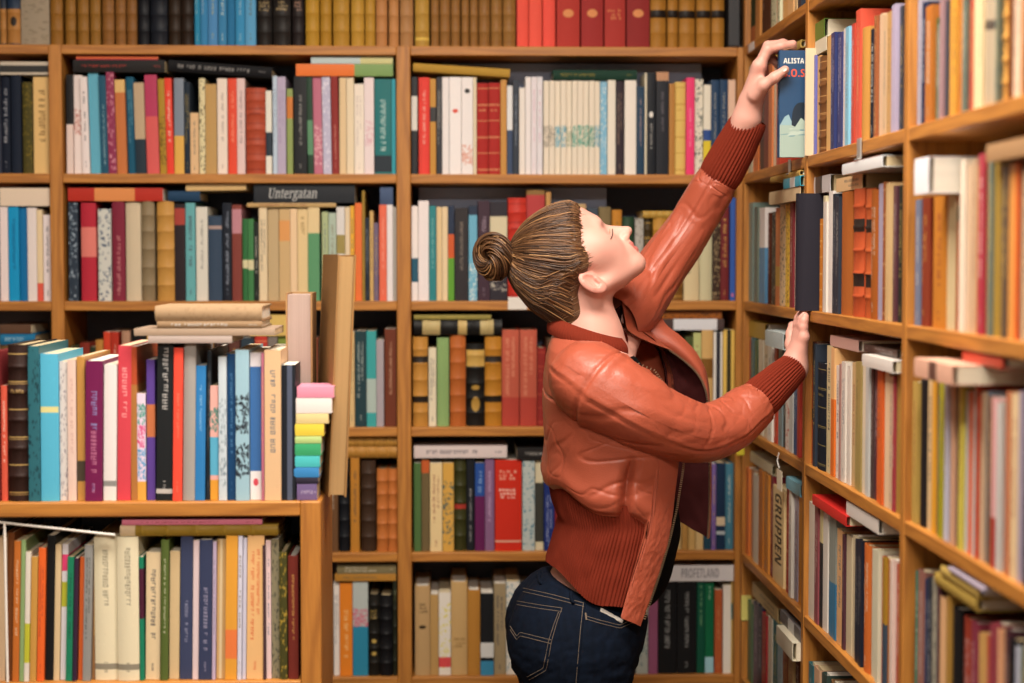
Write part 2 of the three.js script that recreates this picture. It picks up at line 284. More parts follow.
// upright rows: "x0-x1 top colour style..." in photograph pixels, measured on the plane of the spines; "<" and ">" lean
function row(face, plane, shelfY, where, from, group, spec, reverse, lean) {
  const list = face === 'x' ? slim(parse(spec)) : parse(spec), placed = [], r = rngOf(Math.round(shelfY * 1000) + Math.round(plane * 77) + spec.length);
  const n = list.length;
  list.forEach(({ a, rest }, i) => {
    const [x0, x1] = span(a), top = +rest[0], col = rest[1], toks = rest.slice(2);
    const kind = autoKind(toks, r), st = toks.filter((t) => !/^[HPL]$/.test(t)), back = r() * .012;
    let w, h, b, s0, s1;
    if (face === 'z') {
      const d0 = -plane + .017, d = d0 - .005 + back; const ym = (top + 90 + top) / 2; s0 = px2x(x0, d0, ym); s1 = px2x(x1, d0, ym); if (shelfY < SH[0] - .1) [s0, s1] = inBay(face, plane, s0, s1); w = s1 - s0 - .0006; h = px2y(top, d0, (x0 + x1) / 2) - shelfY;
      b = makeBook(w, h, depOf(toks) ?? Math.min(.225, .125 + h * .3 + r() * .03), col, st, kind); b.position.set((s0 + s1) / 2, shelfY + .0004, -d); if (lean) { const q = lean((x0 + x1) / 2) * Math.PI / 180; b.rotation.z = -q; b.position.y += Math.abs(Math.sin(q)) * w / 2; }
    } else {
      const X0 = plane + .01, X = X0 - .003 + back * .6, d0 = sideD(x0, X0, top + 50), d1 = sideD(x1, X0, top + 50), dm0 = (d0 + d1) / 2; [s0, s1] = inBay(face, plane, -d0, -d1); const dm = -(s0 + s1) / 2; w = (s1 - s0) * (.94 + r() * .04) - .0006; if (w < .004) return; h = px2y(top, dm, (x0 + x1) / 2) - shelfY;
      b = makeBook(w, h, Math.min(.225, .125 + h * .3 + r() * .03), col, st, kind); b.position.set(X, shelfY + .0004, -dm); b.rotation.y = -Math.PI / 2;
    }
    placed.push({ s0, s1, top: shelfY + h, b, base: shelfY });
    const k = reverse ? n - i : i + 1;
    labelBook(b, `${ordinal(k)} from the ${from}, ${where}`, group);
  });
  return placed;
}
// books lying flat: "x0-x1 top bottom colour style..."; they rest on the uprights below them
function flats(face, plane, placed, where, group, spec, out = 0) {
  const done = [];
  for (const { a, rest } of parse(spec)) {
    const r = rngOf(bookSeed * 13 + 5), [x0, x1] = span(a), y0 = +rest[0], y1 = +rest[1], col = rest[2], toks = rest.slice(3), kind = autoKind(toks, r), st = toks.filter((t) => !/^[HPL]$/.test(t));
    const pr = toks.find((t) => /^out/.test(t)), ex = pr ? +pr.slice(3) : out;
    let s0, s1, yb, th, pos, rot, tilt = 0;
    if (face === 'z') { const d = -plane + .014 - ex; s0 = px2x(x0, d, y1); s1 = px2x(x1, d, y1); yb = px2y(y1, d, (x0 + x1) / 2); th = px2y(y0, d, (x0 + x1) / 2) - yb; if (yb < SH[0]) [s0, s1] = inBay(face, plane, s0, s1); pos = [s1, 0, -d]; }
    else { const X = plane + .014 - ex, d0 = sideD(x0, X, y1), d1 = sideD(x1, X, y1), dm = (d0 + d1) / 2; [s0, s1] = inBay(face, plane, -d0, -d1); yb = px2y(y1, dm, (x0 + x1) / 2); th = px2y(y0, dm, (x0 + x1) / 2) - yb; pos = [X, 0, s1]; }
    const over = (q) => q.s1 > s0 + .001 && q.s0 < s1 - .001, lower = Math.max(-9, ...done.filter(over).map((q) => q.top));
    if (lower > yb - .004) yb = lower + .0006;
    const roof = plane === LZ && yb > 1.2 ? 9 : Math.min(9, ...SH.filter((y) => y > yb + .003)) - .0245; th = Math.min(th, roof - yb);
    if (th < .004) { yb -= .006 - th; th = .006; }
    const under = placed.filter(over); for (const q of under) if (q.top > yb - .0006 && q.b && q.base !== undefined) { q.b.scale.y *= (yb - .0006 - q.base) / (q.top - q.base); q.top = yb - .0006; }
    const rest0 = Math.max(lower, ...under.map((q) => q.top), -9); if (rest0 > yb - .04) yb = rest0 + .0006;
    const len = s1 - s0, b = makeBook(th, len, depOf(toks) ?? .15 + r() * .05, col, st, kind);
    const tk = toks.find((t) => /^tilt/.test(t)), tl = tk ? +tk.slice(4) * Math.PI / 180 : 0;      // tilt: far end raised
    if (face === 'z') { b.rotation.z = Math.PI / 2 - tl; b.position.set(tl < 0 ? s0 + len * Math.cos(tl) : pos[0], yb + th / 2 + (tl < 0 ? len * Math.sin(-tl) : 0), pos[2]); }
    else { b.rotation.set(0, -Math.PI / 2, 0); b.rotateZ(-Math.PI / 2); b.position.set(pos[0], yb + th / 2, s0); if (b.localToWorld(V(0, len, 0)).z < s0) { b.rotation.set(0, -Math.PI / 2, 0); b.rotateZ(Math.PI / 2); } }
    done.push({ s0, s1, top: yb + th, b });
    labelBook(b, `lying flat ${where}`, group);
  }
  return done;
}
const W0 = 'on top of the wide bookcase', G0 = 'books on top of the wide bookcase';  // some brown spines of this row are darkened to imitate dimmer light
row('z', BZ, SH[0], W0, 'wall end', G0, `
0-6 -50 26303f L k#a8743a:.62-.98
7-20 -50 24344a L k#a8743a:.62-.98 o#2a2018:.7-.8
20.5-49 -56 9a8c78 H q#857864
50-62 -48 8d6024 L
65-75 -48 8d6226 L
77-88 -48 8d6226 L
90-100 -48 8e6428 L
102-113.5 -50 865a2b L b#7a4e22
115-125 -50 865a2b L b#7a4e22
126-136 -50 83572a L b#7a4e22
138-149 -45 14161c L
150.5-167 -45 171b24 L h#3a4250:.2-.3
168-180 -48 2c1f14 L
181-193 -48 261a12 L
194-199.5 -52 2c82a8 H
200-207.5 -52 3a7fae H
208-217.5 -52 4d86b8 H
218-226.5 -52 3b7eaa H
227-234.5 -52 2a6f9c H
235-244.5 -52 3a8ab8 H
245-255.5 -52 5a9cc6 H
256-271.5 -44 1d1917 L h#b8a070:.5-.6
273-290.5 -44 201c1a L h#b8a070:.5-.6
292-303.5 -44 221b1b L h#b8907a:.5-.6
305.6-319 -50 b0852c L
320-331 -50 a87c28 L
333-349 -50 ac8130 L
351-364 -50 b48934 L
365-375 -50 b08430 L
376-387 -46 b47c4a L
388.7-398.5 -46 b8804c L
400-413 -46 a87a4c L
415-429 -50 b0883a L e#d8b858:.9-.93
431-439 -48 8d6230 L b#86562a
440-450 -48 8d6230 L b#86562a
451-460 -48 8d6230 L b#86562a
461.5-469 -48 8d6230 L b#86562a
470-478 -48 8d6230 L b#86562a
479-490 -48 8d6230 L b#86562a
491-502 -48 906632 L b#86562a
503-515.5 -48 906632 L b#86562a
517-528.5 -44 e8594a H
529-542 -44 ea5c4c H
543-555.5 -44 e8574a H
557-580 -54 b03c34 H o#d8905c:.62-.7
581.5-603.5 -54 9c3432 H o#d8905c:.62-.7
604.7-625.5 -54 a83a34 H h#d8905c:.62-.7
627-650 -54 8e302f H o#d8905c:.62-.7
650.6-666 -46 a5722c L e#1f1712:.6-.68
667.7-678 -46 a5722c L e#1f1712:.6-.68
679.6-695.5 -46 a5722c L e#1f1712:.6-.68
697-711 -46 a5722c L e#1f1712:.6-.68
712-724.5 -46 a5722c L e#1f1712:.6-.68
`);
const S1 = 'on the second shelf behind the woman';
const where = (n) => `${n} shelf of the wide bookcase`;
const b1a = row('z', BZ, SH[1], where('top'), 'wall end', 'books in the end bay of the wide bookcase', `
0-9.5 75 161d2c H
11-21 75 1a2231 H
22-32 82 4a4420 H q#8a7428
33-51 77 dcb678 P t#6b4a28
`);
flats('z', BZ, b1a, 'over the cream paperback beside the first post', 'books lying on the rows of the wide bookcase', `
0-50 58 71 c2b6a4 P v#333:.2-.7
`);
const b1b = row('z', BZ, SH[1], where('top'), 'first post', 'books on the top shelf of the middle bay', `
66.5-73 75 1c1c1e P k#ddc8c0:.5-1
73.4-82 75 e4d5d0 P q#b8746a:.35-.6
82.5-89.7 77 e4d8d6 P
90-100.5 70 5fa8c0 P
101-108.4 76 1f5068 P t#b8c8cc:.3-.9
108.7-116.7 72 8a3050 P q#e0a8b0
117-127 80 c0713e P k#d8b070:0-.14
127.6-135.5 77 1f5670 H t#8ab0bc
136-146.3 83 b8a082 P k#22303c:.62-1
146.6-159 75 b03a5c P k#d05a58:.42-1
159.6-166.3 79 a8842a P q#4a3a12:.4-.9
166.5-173.7 76 e0402e P
174-183.7 71 7c8694 P k#d8a850:.6-1
184-190 82 26303c H
190.4-198.7 113 d8b488 P
199-205 70 d8cca0 P q#2a201c
205.3-216.5 84 b8935a P
217-227 72 e6d6c8 P t#8a7a70
227.7-236.7 76 dc4a32 P t#f0b090
237-245 77 dcc0bc P t#6a5a60
246-265.6 88 a84830 L b#7a2c1e
266-272 91 e0dcd0 P k#27323e:.5-.78
272.8-277.3 76 b8c8d8 P
277.5-286 77 b0a4bc P t#8a7a9c
287-293 89 8a9a5a P k#c87838:.1-.35
294-306.8 75 1b1d21 P t#d8d4cc:.2-.72
307.7-313.5 76 25402f P k#5a8a68:.45-.8
313.8-322.5 75 b86a80 P q#e8c0c0:.5-.9
323-331.5 76 b8b4cc P q#e8e4ec
332-339.3 75 8c3836 H t#e0a890:.5-.85
339.5-346.3 78 dcc096 P
346.6-354 78 e2d0b0 P
354.3-364 84 e8dccc P t#b8a8a0
364.2-374 78 e4d4d4 P q#d8b0b8:.45-.7
374.4-391.5 79 1d6e70 P t#f0ece4:.22-.8 k#252f38:.8-.97
391.7-395.8 79 3aa0b0 P
`, false, (x) => x > 82 && x < 176 ? -1.3 : x > 310 && x < 336 ? -.8 : 0);
flats('z', BZ, b1b, 'on the top row of the middle bay', 'books lying on the rows of the wide bookcase', `
73-165 60 72 1a1616 P t#d84030:.1-.6
76-158 55 62 a83a48 P v#d86a3a:.3-.9
168-272 67 78 17171a H t#b8b4b0:.1-.8 tilt4
296-393 64 76 e0732e P k#7a9a5a:.6-1
311-393 55 64 c8c48a P k#b8c8c8:.0-.6
`);
const b1c = row('z', BZ, SH[1], where('top'), 'middle post', 'books on the top shelf beside the corner', `
411.5-417.4 77 2a2c30 P k#d8d4cc:.2-.55
418.5-429.8 77 e04a42 H
430-436 79 c08a3c P e#3a3a3c:.3-.45 dep.1
436.5-442 77 34363c P t#e0d8c8 dep.1
442.2-449 76 e4dedc P dep.1
449.3-461.3 76 ece6e4 P o#d84a3a:.33-.37 dep.1
461.5-473 77 e8e2e0 P o#2a2a2a:.12-.17 q#d8a090:.7-.9 dep.1
473.2-476.6 77 e0d0b0 P dep.1
477-488.3 83 a8302c H b#d8a070 dep.1
488.6-500.2 83 a8302c H b#d8a070 dep.1
500.5-506.7 80 c08a44 P dep.1
507-512.6 86 dcdcdc P k#3a4a66:.5-1 dep.1
513-519 80 303844 P t#b8c0cc dep.1
519.3-525.2 88 e4dcd4 P dep.1
525.5-531 77 e4dedc P dep.1
531.2-536.8 77 e0d8dc P t#c8a0b0 dep.1
537-542.6 77 dcd8dc P t#c8a0b0 dep.1
543.5-549 81 e2d6c2 P q#8a8478:.48-.7 dep.1
549.2-554.6 81 e2d6c2 P q#8a8478:.48-.7 dep.1
554.9-560.3 81 e2d6c2 P q#3a90b0:.48-.7 dep.1
560.5-566 81 e2d6c2 P q#3a90b0:.48-.7 dep.1
566.2-571.6 81 e2d6c2 P q#8a9a80:.48-.7 dep.1
571.9-577.3 81 e2d6c2 P q#3a9080:.48-.7 dep.1
577.5-583 81 e2d6c2 P q#2a8a78:.48-.7 dep.1
583.2-588.6 81 e2d6c2 P q#2a8a78:.48-.7 dep.1
588.9-594.3 81 e2d6c2 P q#2a8070:.48-.7 dep.1
594.5-600 81 e2d6c2 P q#3a90b0:.48-.7 dep.1
600.4-607.3 78 7ab0cc P q#e8e8e0 dep.1
607.6-615.5 78 e4dccc P dep.1
616-624 79 3a3238 H t#b89a80 dep.1
624.6-636.2 77 e8e0d4 P dep.1
636.5-644.3 87 1c3a52 P t#e0a8a0 dep.1
644.6-646.8 73 d8d0b8 P dep.1
647-655.5 73 151a22 P o#e0dcd4:.38-.44 t#d8d4cc:.5-.75 dep.1
656.4-668.8 72 1d2028 P k#b88a68:0-.09 t#8a8088:.2-.6 dep.1
669-674.6 84 b07a3a P dep.1
675-685.7 82 d8b868 H b#b88a40 dep.1
686-694.3 78 e43a70 P t#f0a0b8:.3-.7 dep.1
695-703.3 79 dcd6c4 P q#2a3a3a dep.1
703.6-710.8 85 e0dac8 P k#2a4a8a:.5-.62 k#d8c030:.62-1 dep.1
711-719.3 80 1f3c5c P t#c8b8a0 dep.1
719.6-727.3 80 1f3c5c P t#c8b8a0 dep.1
728-735.3 80 dcb8a0 P dep.1
`);
flats('z', BZ, b1c, 'on the row of slim volumes beside the corner', 'books lying on the rows of the wide bookcase', `
413-510 69 77 b08a3a H tilt3.5
553-637 70 80 1f3c30 H t#a88a3a:.1-.5
`);
const b2a = row('z', BZ, SH[2], where('second'), 'wall end', 'books in the end bay of the wide bookcase', `
0-8 207 e4d4d2 P
8.4-19 206 1590c4 P t#0a4a7a
19.3-27 206 0f6aa0 P
27.7-37 208 e0d4d0 P
37.3-43 210 e0c8a0 P k#d85a48:.8-1
43.5-53 215 e0d4d4 P
`);
flats('z', BZ, b2a, 'over the blue paperbacks beside the first post', 'books lying on the rows of the wide bookcase', `
0-50 188 206 dcc8b2 P
`);
const b2b = row('z', BZ, SH[2], where('second'), 'first post', 'books on the second shelf of the middle bay', `
68.7-78 203 2a3644 P q#b8c8d4
81-96 203 b02c3c H k#d87a70:.25-.55
98-111 209 c8c8c0 P q#2a3a58
112-125 201 7c2a3c H t#d09a94:.35-.9
125.5-140.7 202 c9b89c H
141.5-154.5 201 857458 L
157-174 201 bb8a44 L
174.3-185 204 2a2024 P k#a04038:.05-.22
185.6-195.3 203 62a4a8 P
196-207.6 207 d4d0c4 P t#5a5a58
207.9-221.7 216 38485c H e#a89088:.12-.16
222.3-231.5 203 161c28 P t#b8c0d0:.1-.85
232.4-242 205 7c3c34 P k#b8808a:.05-.3
242.4-247.7 219 2f6a3c P k#d0c8a0:.5-.6
248-253.8 219 3f7a48 P k#d0c8a0:.5-.62
254-258.7 222 1d2420 P
259-267.2 205 dcc8a4 P
267.6-278.5 208 bca47c P
279-290 209 c8a878 P k#d8985a:.13-.35
290.2-297.2 209 e4c49c P
297.4-307.8 208 dcc290 P t#8a6a40:.1-.3
308-319.6 207 5a9268 P k#dcc494:0-.28
322-328.3 212 a8b488 P
328.6-336.2 213 a8b8a8 P
336.5-344.8 207 d4d0cc P k#9a8a50:.3-.5
345-350 207 dcc8a8 P
350.2-354.4 206 e0a838 P
354.8-362 203 e07038 P
362.2-365 191 9a7c34 P
365.3-369.5 218 1e2a38 P t#c8c8c8
369.8-373.6 211 c8a468 P
373.9-378.6 223 6e6078 P
379.3-386.8 205 e06a50 P t#f0b8a8
387-393 205 e4dcdc P
393.2-397 207 a8a29a P
`);
flats('z', BZ, b2b, 'on the second row of the middle bay', 'books lying on the rows of the wide bookcase', `
68-163 188 201 b02e22 P k#d88a50:.28-.7
168-200 186 196 24405c H
186-246 192 201 cfae78 P tilt-1
247-336 203 207 b89864 P
254-355 184 204 23272d P y#c8c8c4:.14-.62:Untergatan
380-393 186 204 4a5a78 H
`);
const b2c = row('z', BZ, SH[2], where('second'), 'middle post', 'books on the second shelf beside the corner', `
411.5-418 206 ece4e0 P k#2a5a70:.55-.8 dep.1
418.3-428.8 201 e8dedc P dep.1
429-436.2 206 2f8084 P t#a8c8c4 dep.1
436.5-442 207 dcc094 P dep.1
442.2-447.8 207 e0c8a0 P dep.1
448-454.2 206 28344a P k#c85a30:.3-.55 k#5f9a34:.55-1 dep.1
455-467.9 208 302c2e P t#a89a88 dep.1
468.7-477.2 206 6aaac4 P k#283448:0-.1 q#e8e4dc:.6-1 dep.1
478-489.8 201 3e2a36 P t#b8a8b8 dep.1
490-507.3 202 2c2830 P e#d0c4a4:.15-.4 q#b8b0a0:.6-.9 dep.1
508-526.3 198 bc3428 L b#8a2018 dep.1
526.7-545 190 b04444 H k#8a6a40:0-.05 dep.1
546-551 192 b88a50 P dep.1
552-562 205 8a3028 H dep.1
563-574 208 4a3a2c H dep.1
575-586 204 b89a70 H dep.1
587-598 208 3a4450 P dep.1
599-611 207 7a6a4a H dep.1
612-621.7 210 b87c30 H
622.5-634 217 26402c L
635-643.5 215 a8a49c P q#5a544a
644-652.5 217 3c2e14 L b#b8903a
653-668 218 b08034 L
669-683.5 217 7c5426 L b#c8a050
684-699 222 d4c096 H
699.6-712.3 226 c4bc98 H
712.8-720.3 216 3a2a20 P q#d0b888
720.6-729.3 206 6e2a2c H
730-736 198 3458a4 P o#c06a90:.92-.96
`);
flats('z', BZ, b2c, 'on the old volumes near the corner', 'books lying on the rows of the wide bookcase', `
643-683 211 218 b08c40 L
`);
const b3a = row('z', BZ, SH[3], where('third'), 'wall end', 'books in the end bay of the wide bookcase', `
0-14 345 6a5030 H
15-30 350 3a4a5a H
31-37 352 8a3a30 H
38-52.5 352 ddd6d0 P
`);
flats('z', BZ, b3a, 'behind the low bookcase beside the first post', 'books lying on the rows of the wide bookcase', `
0-35 324 335 1f6a94 H t#c8d8e0
0-31 314 323 5a4030 P
`);
const b3b = row('z', BZ, SH[3], where('third'), 'first post', 'books on the third shelf of the middle bay', `
70-79 346 3a3a22 H
80-89.7 343 7a2c20 H
90-95.5 347 2a3424 P
96-103.5 340 b07a3a H
104-111 332 c44028 P
111.3-119 332 a83020 P
122-130.5 331 a88068 H
131-146 330 161616 H
147-158 334 b8862c P
159-170 338 4a3428 H
171-184 338 6a4c3a H
185-200 340 283038 H
201-214 338 8a6a48 H
215-228 340 3a2a24 H
229-240 337 5a3830 H
241-254 338 2c3a44 P
255-267.5 336 b83a30 H b#d8a070
268-277.5 337 7a7068 P
278-289.5 336 7c8a3c P
290-303 340 4a3a2c H
304-318 338 8a4a34 H
319-333 340 3c4a3c H
334-348 338 6a4a30 H
349-354.6 332 cfb07c P
355-366.3 331 233c42 P t#e0dcd0:.12-.7
366.6-376.2 331 3c9c9c P k#a8b8b0:.5-.85
376.4-383.8 340 a49aa0 P
384.6-396.5 329 6a3422 P t#d8b898
`);
flats('z', BZ, b3b, 'on the third row behind the cardboard folders', 'books lying on the rows of the wide bookcase', `
250-292 313 334 d2b264 P
`);
const b3c = row('z', BZ, SH[3], where('third'), 'middle post', 'books on the third shelf beside the corner', `
413-427.8 337 b8823a L e#2a221c:.22-.29 e#2a221c:.66-.73
428.7-436.3 348 dcd0b4 P
437-449 338 86a468 H
450-465.7 335 b0602c L
466.6-484.6 344 181614 L e#c09a50:.08-.28 o#b08a40:.5-.56 o#b08a40:.64-.82
485-501.6 337 b57a28 L e#2a221c:.22-.29 e#2a221c:.66-.73
502-519.3 330 bc5c48 H t#e0a080:.08-.68 e#b04438:.7-1
520-537 330 bc5c48 H t#e0a080:.08-.68 e#b04438:.7-1
537.4-546 348 8c2c28 H b#b8503c
547-560 340 5a4030 H
561-575 344 3a3a3a P
576-590 340 8a6a44 H
591-605 338 2f4a50 H
606-620 342 9a4030 H
621-634 340 c8b48c P
635-648 338 4a2c24 H
649-662 343 7a7050 P
663-676 342 2a4034 H
677-685 340 3c5a38 P
685.5-693 337 48502c P
693.3-701 333 b8bc7c P
701.3-713 328 cba468 H e#7c5424:.3-.5
713.4-722.3 332 e0dcd4 P v#2a2a34:.3-.75
723-735.6 326 dcb85c P v#33301f:.35-.7
`);
flats('z', BZ, b3c, 'on the third row beside the corner', 'books lying on the rows of the wide bookcase', `
414-502 318 333 191817 L k#b8a470:.1-.3 k#c0a468:.5-.6 k#b8a470:.75-.9
414-491 309 316 8e8244 H
652-724 319 330 4a3a38 P k#d8d8dc:.3-.9
654-722 309 318 9c5a24 P q#2a1a10
`);
const b4b = row('z', BZ, SH[4], 'fourth shelf behind the low bookcase', 'middle post', 'books on the fourth shelf of the middle bay', `
322-338 463 6a4a30 H
339-349 460 15171c L
350.7-359.5 457 b87c30 P
361-375.5 461 3c2a1e L
377-387.8 469 b86c34 L
388-398 469 b86c34 L
`, true);
flats('z', BZ, b4b, 'on old leather volumes behind the low bookcase', 'books lying on the rows of the wide bookcase', `
340-397 447 458 ac7a34 L
341-397 436 447 b08038 L b#8a5a24
`);
const b4c = row('z', BZ, SH[4], where('fourth'), 'middle post', 'books on the fourth shelf beside the corner', `
414-421.2 463 4c6a3c P
421.5-429.4 459 6a5a3c P k#b8582c:.02-.16
430-442.3 463 dcc290 P
442.7-453.8 463 cc9c48 P q#24485c:.2-.9
454-466.2 458 343416 L e#a83a30:.5-.55
466.7-474.4 458 171a20 P t#d8d4d0:.3-.9
475-484.7 463 24488c P t#a8c0e0:.1-.35 k#5c1c4c:.38-1
485-494.3 459 7c5a7c P t#c8b0c8
495-521.7 460 bf2c1c H h#e0b8a0:.12-.2 h#ecd8c8:.32-.5 e#d0a088:.88-.9
522.4-534.8 461 b0b8b4 P q#3a6a80
535.4-543.6 461 ccc0a0 P k#3a3a34:.25-.9
544-554.5 461 1e2e6c P t#d8d8e0:.38-.9
555-566 464 8a2824 H
567-580 462 3c3428 H
581-594 463 b89a6c P
595-609 460 2a3c4c H
610-622 464 7a5a3c H
623-636 462 a8a490 P
637-650 464 3a2a2a H
651-663 463 b8985c P
664-675 466 d0b48c P
675.5-681.5 468 c8b07c P
682-688 466 b88c4c P
688.5-695.5 467 cca868 P
696-703.5 465 d8bc84 P
704-711 462 24485a P k#d8b890:.5-.7
711.3-716 464 7a62a0 P
716.3-725 463 1b3350 P k#dcc8a8:.62-.72 k#b8c4c8:.78-.82
725.3-737 464 4a8298 H
`);
flats('z', BZ, b4c, 'on the fourth row behind the jacket', 'books lying on the rows of the wide bookcase', `
414-507 444 456 d0c0bc P
517-560 444 456 201e1e P t#d8d4cc:.2-.9
`);
const b5b = row('z', BZ, SH[5], 'fifth shelf behind the low bookcase', 'middle post', 'books on the fifth shelf of the middle bay', `
320-333 588 7a5a3c H
333.6-339.3 583 e4dcd4 P
339.6-352.3 583 e0822a P t#f0d8a8:.3-.8
352.7-368 580 b4bcb8 P k#2f84a4:.48-1 q#c86a7c:.3-.48
368.7-379.5 594 1a1814 L h#b89a50:.2-.4 o#b89a50:.55-.6 o#b89a50:.7-.75
380-392.5 595 131316 L
393-397 580 24261a L h#8a8a5a:.1-.2
`, true);
flats('z', BZ, b5b, 'on the fifth row above the orange paperback', 'books lying on the rows of the wide bookcase', `
335-396 574 581 b07c34 P
337-396 565 574 7c7050 P
`);
const b5c = row('z', BZ, SH[5], where('fifth'), 'middle post', 'books on the fifth shelf beside the corner', `
415-430 586 b89668 H o#3a2c1c:.44-.48 h#5a4a30:.2-.3
430.3-438.5 595 b48f58 P
438.8-450.8 593 e0d8cc P q#d8c83a:.1-.9 e#d04a4c:.78-.9
451-467.2 582 bf9c68 H h#8a6a3c:.6-.7
467.5-480.2 590 b07a34 H
480.5-493.7 593 191b1e P k#d0d0cc:.6-.78 k#3a84a8:.82-1
494-506 584 9a8868 P
506.3-520 582 d8d4c8 P q#4a7a94
521-535 590 5a3a2c H
536-550 588 2c3a34 H
551-566 592 8a6a40 H
567-582 588 3a2a2e H
583-598 590 b8a070 P
599-612 587 2a2e38 H
613-624 592 7a3028 H
625-635.5 590 26242a H
636-648 589 b4bcb4 P q#4a6a74:.3-.9
648.3-657.5 592 9c5a7c P
658-676.5 582 15171a P t#d0d0cc:.1-.72
677-696.3 582 15171a P t#d0d0cc:.1-.72
697-705 582 10503c P t#a8c890:.05-.5
705.3-714 583 0f6440 P k#9cc8d4:.82-1 t#d8e0c8:.05-.2
714.6-722.3 590 ac5630 P t#d89868:.2-.6
722.8-730.7 585 e4dcd0 P
731-737.5 581 ccac60 P k#5a7a70:.25-.42
`);
{
  const f = flats('z', BZ, b5c, 'on the tall black paperbacks behind the jeans', 'books lying on the rows of the wide bookcase', `
668-737 565 581 d8d4d4 P x#8c8a90:.2-.78:PROFETLAND
`);
}
// ---- low bookcase
const G6 = 'books standing on the low bookcase';
const l0 = row('z', LZ, SH[3], 'on top of the low bookcase', 'end panel', G6, `
-40--32 350 8a6a40 H
-31--22 362 2c3c50 H
-21--12 356 b8a07c P
-11--1 352 7a2a2c H
0-6.2 386 d05844 P
7-27 345 2c1a16 L b#b89a5c
28-39.5 346 2c6470 P q#16343c
39.8-58 354 55b0d0 P e#d8d090:.36-.4
58.3-66.3 362 d4ccc8 P q#8a8088
66.6-75.3 360 dcc0b4 P t#c09a90
76-84 357 bc8a48 P k#4a4034:.72-.86
84.3-101.5 361 6e1c4c P t#8aa0d0:.22-.5 t#c88aa0:.5-.8
102-115 365 e0dad8 P e#8a8a88:.85-.89
115.5-129 346 cc4450 P t#f0b8b4:.12-.48
129.3-136 347 b04c2c P k#a8703c:.25-1
136.3-145 394 e0cce0 P q#3a8a78:.1-.3 q#d04a7c:.3-.5 q#3a8ac0:.5-.8 k#d8a048:.82-1
145.6-154 360 5a4090 P k#c07048:.32-.55
155-171.5 340 1d2023 P t#dcd8d4:.04-.5 e#b8b4b0:.92-.95
172-181.3 348 e84e3c P t#f08870:.3-.6
181.6-193.8 339 9c9894 H
194-204 366 2f7ab8 P t#a8c8e8:.15-.5
204.5-209 351 1c242c P t#8a8a88
209.3-217.8 386 e0a8a0 P q#3a7a70:.2-.4 k#58a8c8:.45-.78 k#d89838:.82-1
218-226.3 357 c0ccd4 P q#7a8a98:.3-.9
226.6-235 354 16406a P t#5a88b0
235.3-249 350 98bccc P q#1c2028:.3-.55 q#1c2028:.62-.85
249.3-260.6 353 3c6aa4 P k#e0d8dc:0-.1 k#e4e0e0:.8-1 o#d04a58:.85-.9
261-264 353 b0687c P
264.3-281 350 d8b48c P
281.3-295.5 365 1c2028 P v#50586c:.4-.75 dep.1
`, true, (x) => x > 82 && x < 132 ? .9 : x > 150 && x < 212 ? 1.0 : .2);
const l1 = row('z', LZ, SH[4], 'inside the low bookcase', 'end panel', 'books inside the low bookcase', `
-40--30 545 8a6a40 H
-29--18 540 3a4a5a H
-17--7 548 b89a70 P
-6-3.5 538 c4a888 P
4-11 533 6a3c1c H
11.3-18 541 b8682c P
18.3-23 540 86a06c P
23.3-28.5 552 d8d0c4 P k#b8b838:.55-.85
28.8-35.5 557 c09048 P
35.8-43 548 e0642c P
43.3-51.5 536 17181a P
52-58 545 d0b890 P
58.3-64.5 545 dcd8e0 P k#e04878:.08-.2 k#b8b83c:.28-.46
64.8-71.5 557 1f7a5a P t#1a4a3a
71.8-76 558 34243a P
76.3-81.3 558 e06a34 P
81.6-89.8 545 8c8c8a P t#26282a:.1-.7
90-93.3 547 8a6440 P
93.6-117 537 dcd2b4 H t#7a7464:.08-.48 e#8a8474:.88-.92
117.3-139 537 dcd2b4 H t#7a7464:.08-.48 e#8a8474:.88-.92
139.3-144 557 1d7a5c P k#4a2034:.1-.5
144.3-158.8 553 dcc6a0 P
159.3-167.5 540 52622f H
167.8-178 552 cfb68c P
178.5-191 537 3a4260 P t#a8a8c0:.45-.75
191.3-197.5 541 d8c4c8 P
197.8-210.8 540 363e5c P t#b0a8c0:.3-.8
211-214.8 542 b8a8c4 P
215-224 540 c4a06c P v#dcc8a0:.3-.6
224.3-236.3 536 dc9c3c P k#e07a44:.65-.85
236.6-241 536 d0cfe0 P
241.3-245.3 538 c8c6d8 P
245.6-262.5 536 e2b47c P t#c8502c:.1-.75
262.8-265.4 545 4a3438 P
265.6-270.8 541 e0c4c4 P
271-279 540 8a8268 P q#3a3c34
279.3-287.3 552 44421f H q#b8983c
288-298.3 556 6c2a22 H
`, true, (x) => x < 92 ? 1.6 : x > 142 && x < 262 ? .9 : 0);
flats('z', LZ, l1, 'on the row inside the low bookcase', 'books lying on the rows of the low bookcase', `
120-278 522 533 9a7c2c L k#dcc4a0:0-.1
122-262 515 521 d87c94 P
`);
flats('z', LZ, l0, 'on top of the row on the low bookcase', 'worn folders lying on the low bookcase', `
148-232 336 343 b0a098 P
134-275 328 335 a8917c P
157-262 320 327 94795c H
155-262 305 320 a88c6c H q#9a7e60
`, .01);
flats('z', LZ, [{ s0: -.3, s1: -.2, top: SH[3] }], 'in the bright stack at the end panel', 'bright notebooks stacked at the end panel', `
297-317 480 496 6c5c88 P t#d8d0e0:.2-.8 dep.085
296-318 474 480 2c2838 P dep.085
294-319 464 474 3a84c0 P dep.085
295-320 453 464 4cbcc0 P dep.085
295-321 441 453 3ca06c P dep.085
295-321.5 434 441 b4cc84 P dep.085
295-324 422 434 e0c848 P dep.09
296-328.5 412 422 dcc890 P dep.09
296-332 397 412 e4dcd8 P dep.09
297-334 386 397 e090a8 P dep.09
`);
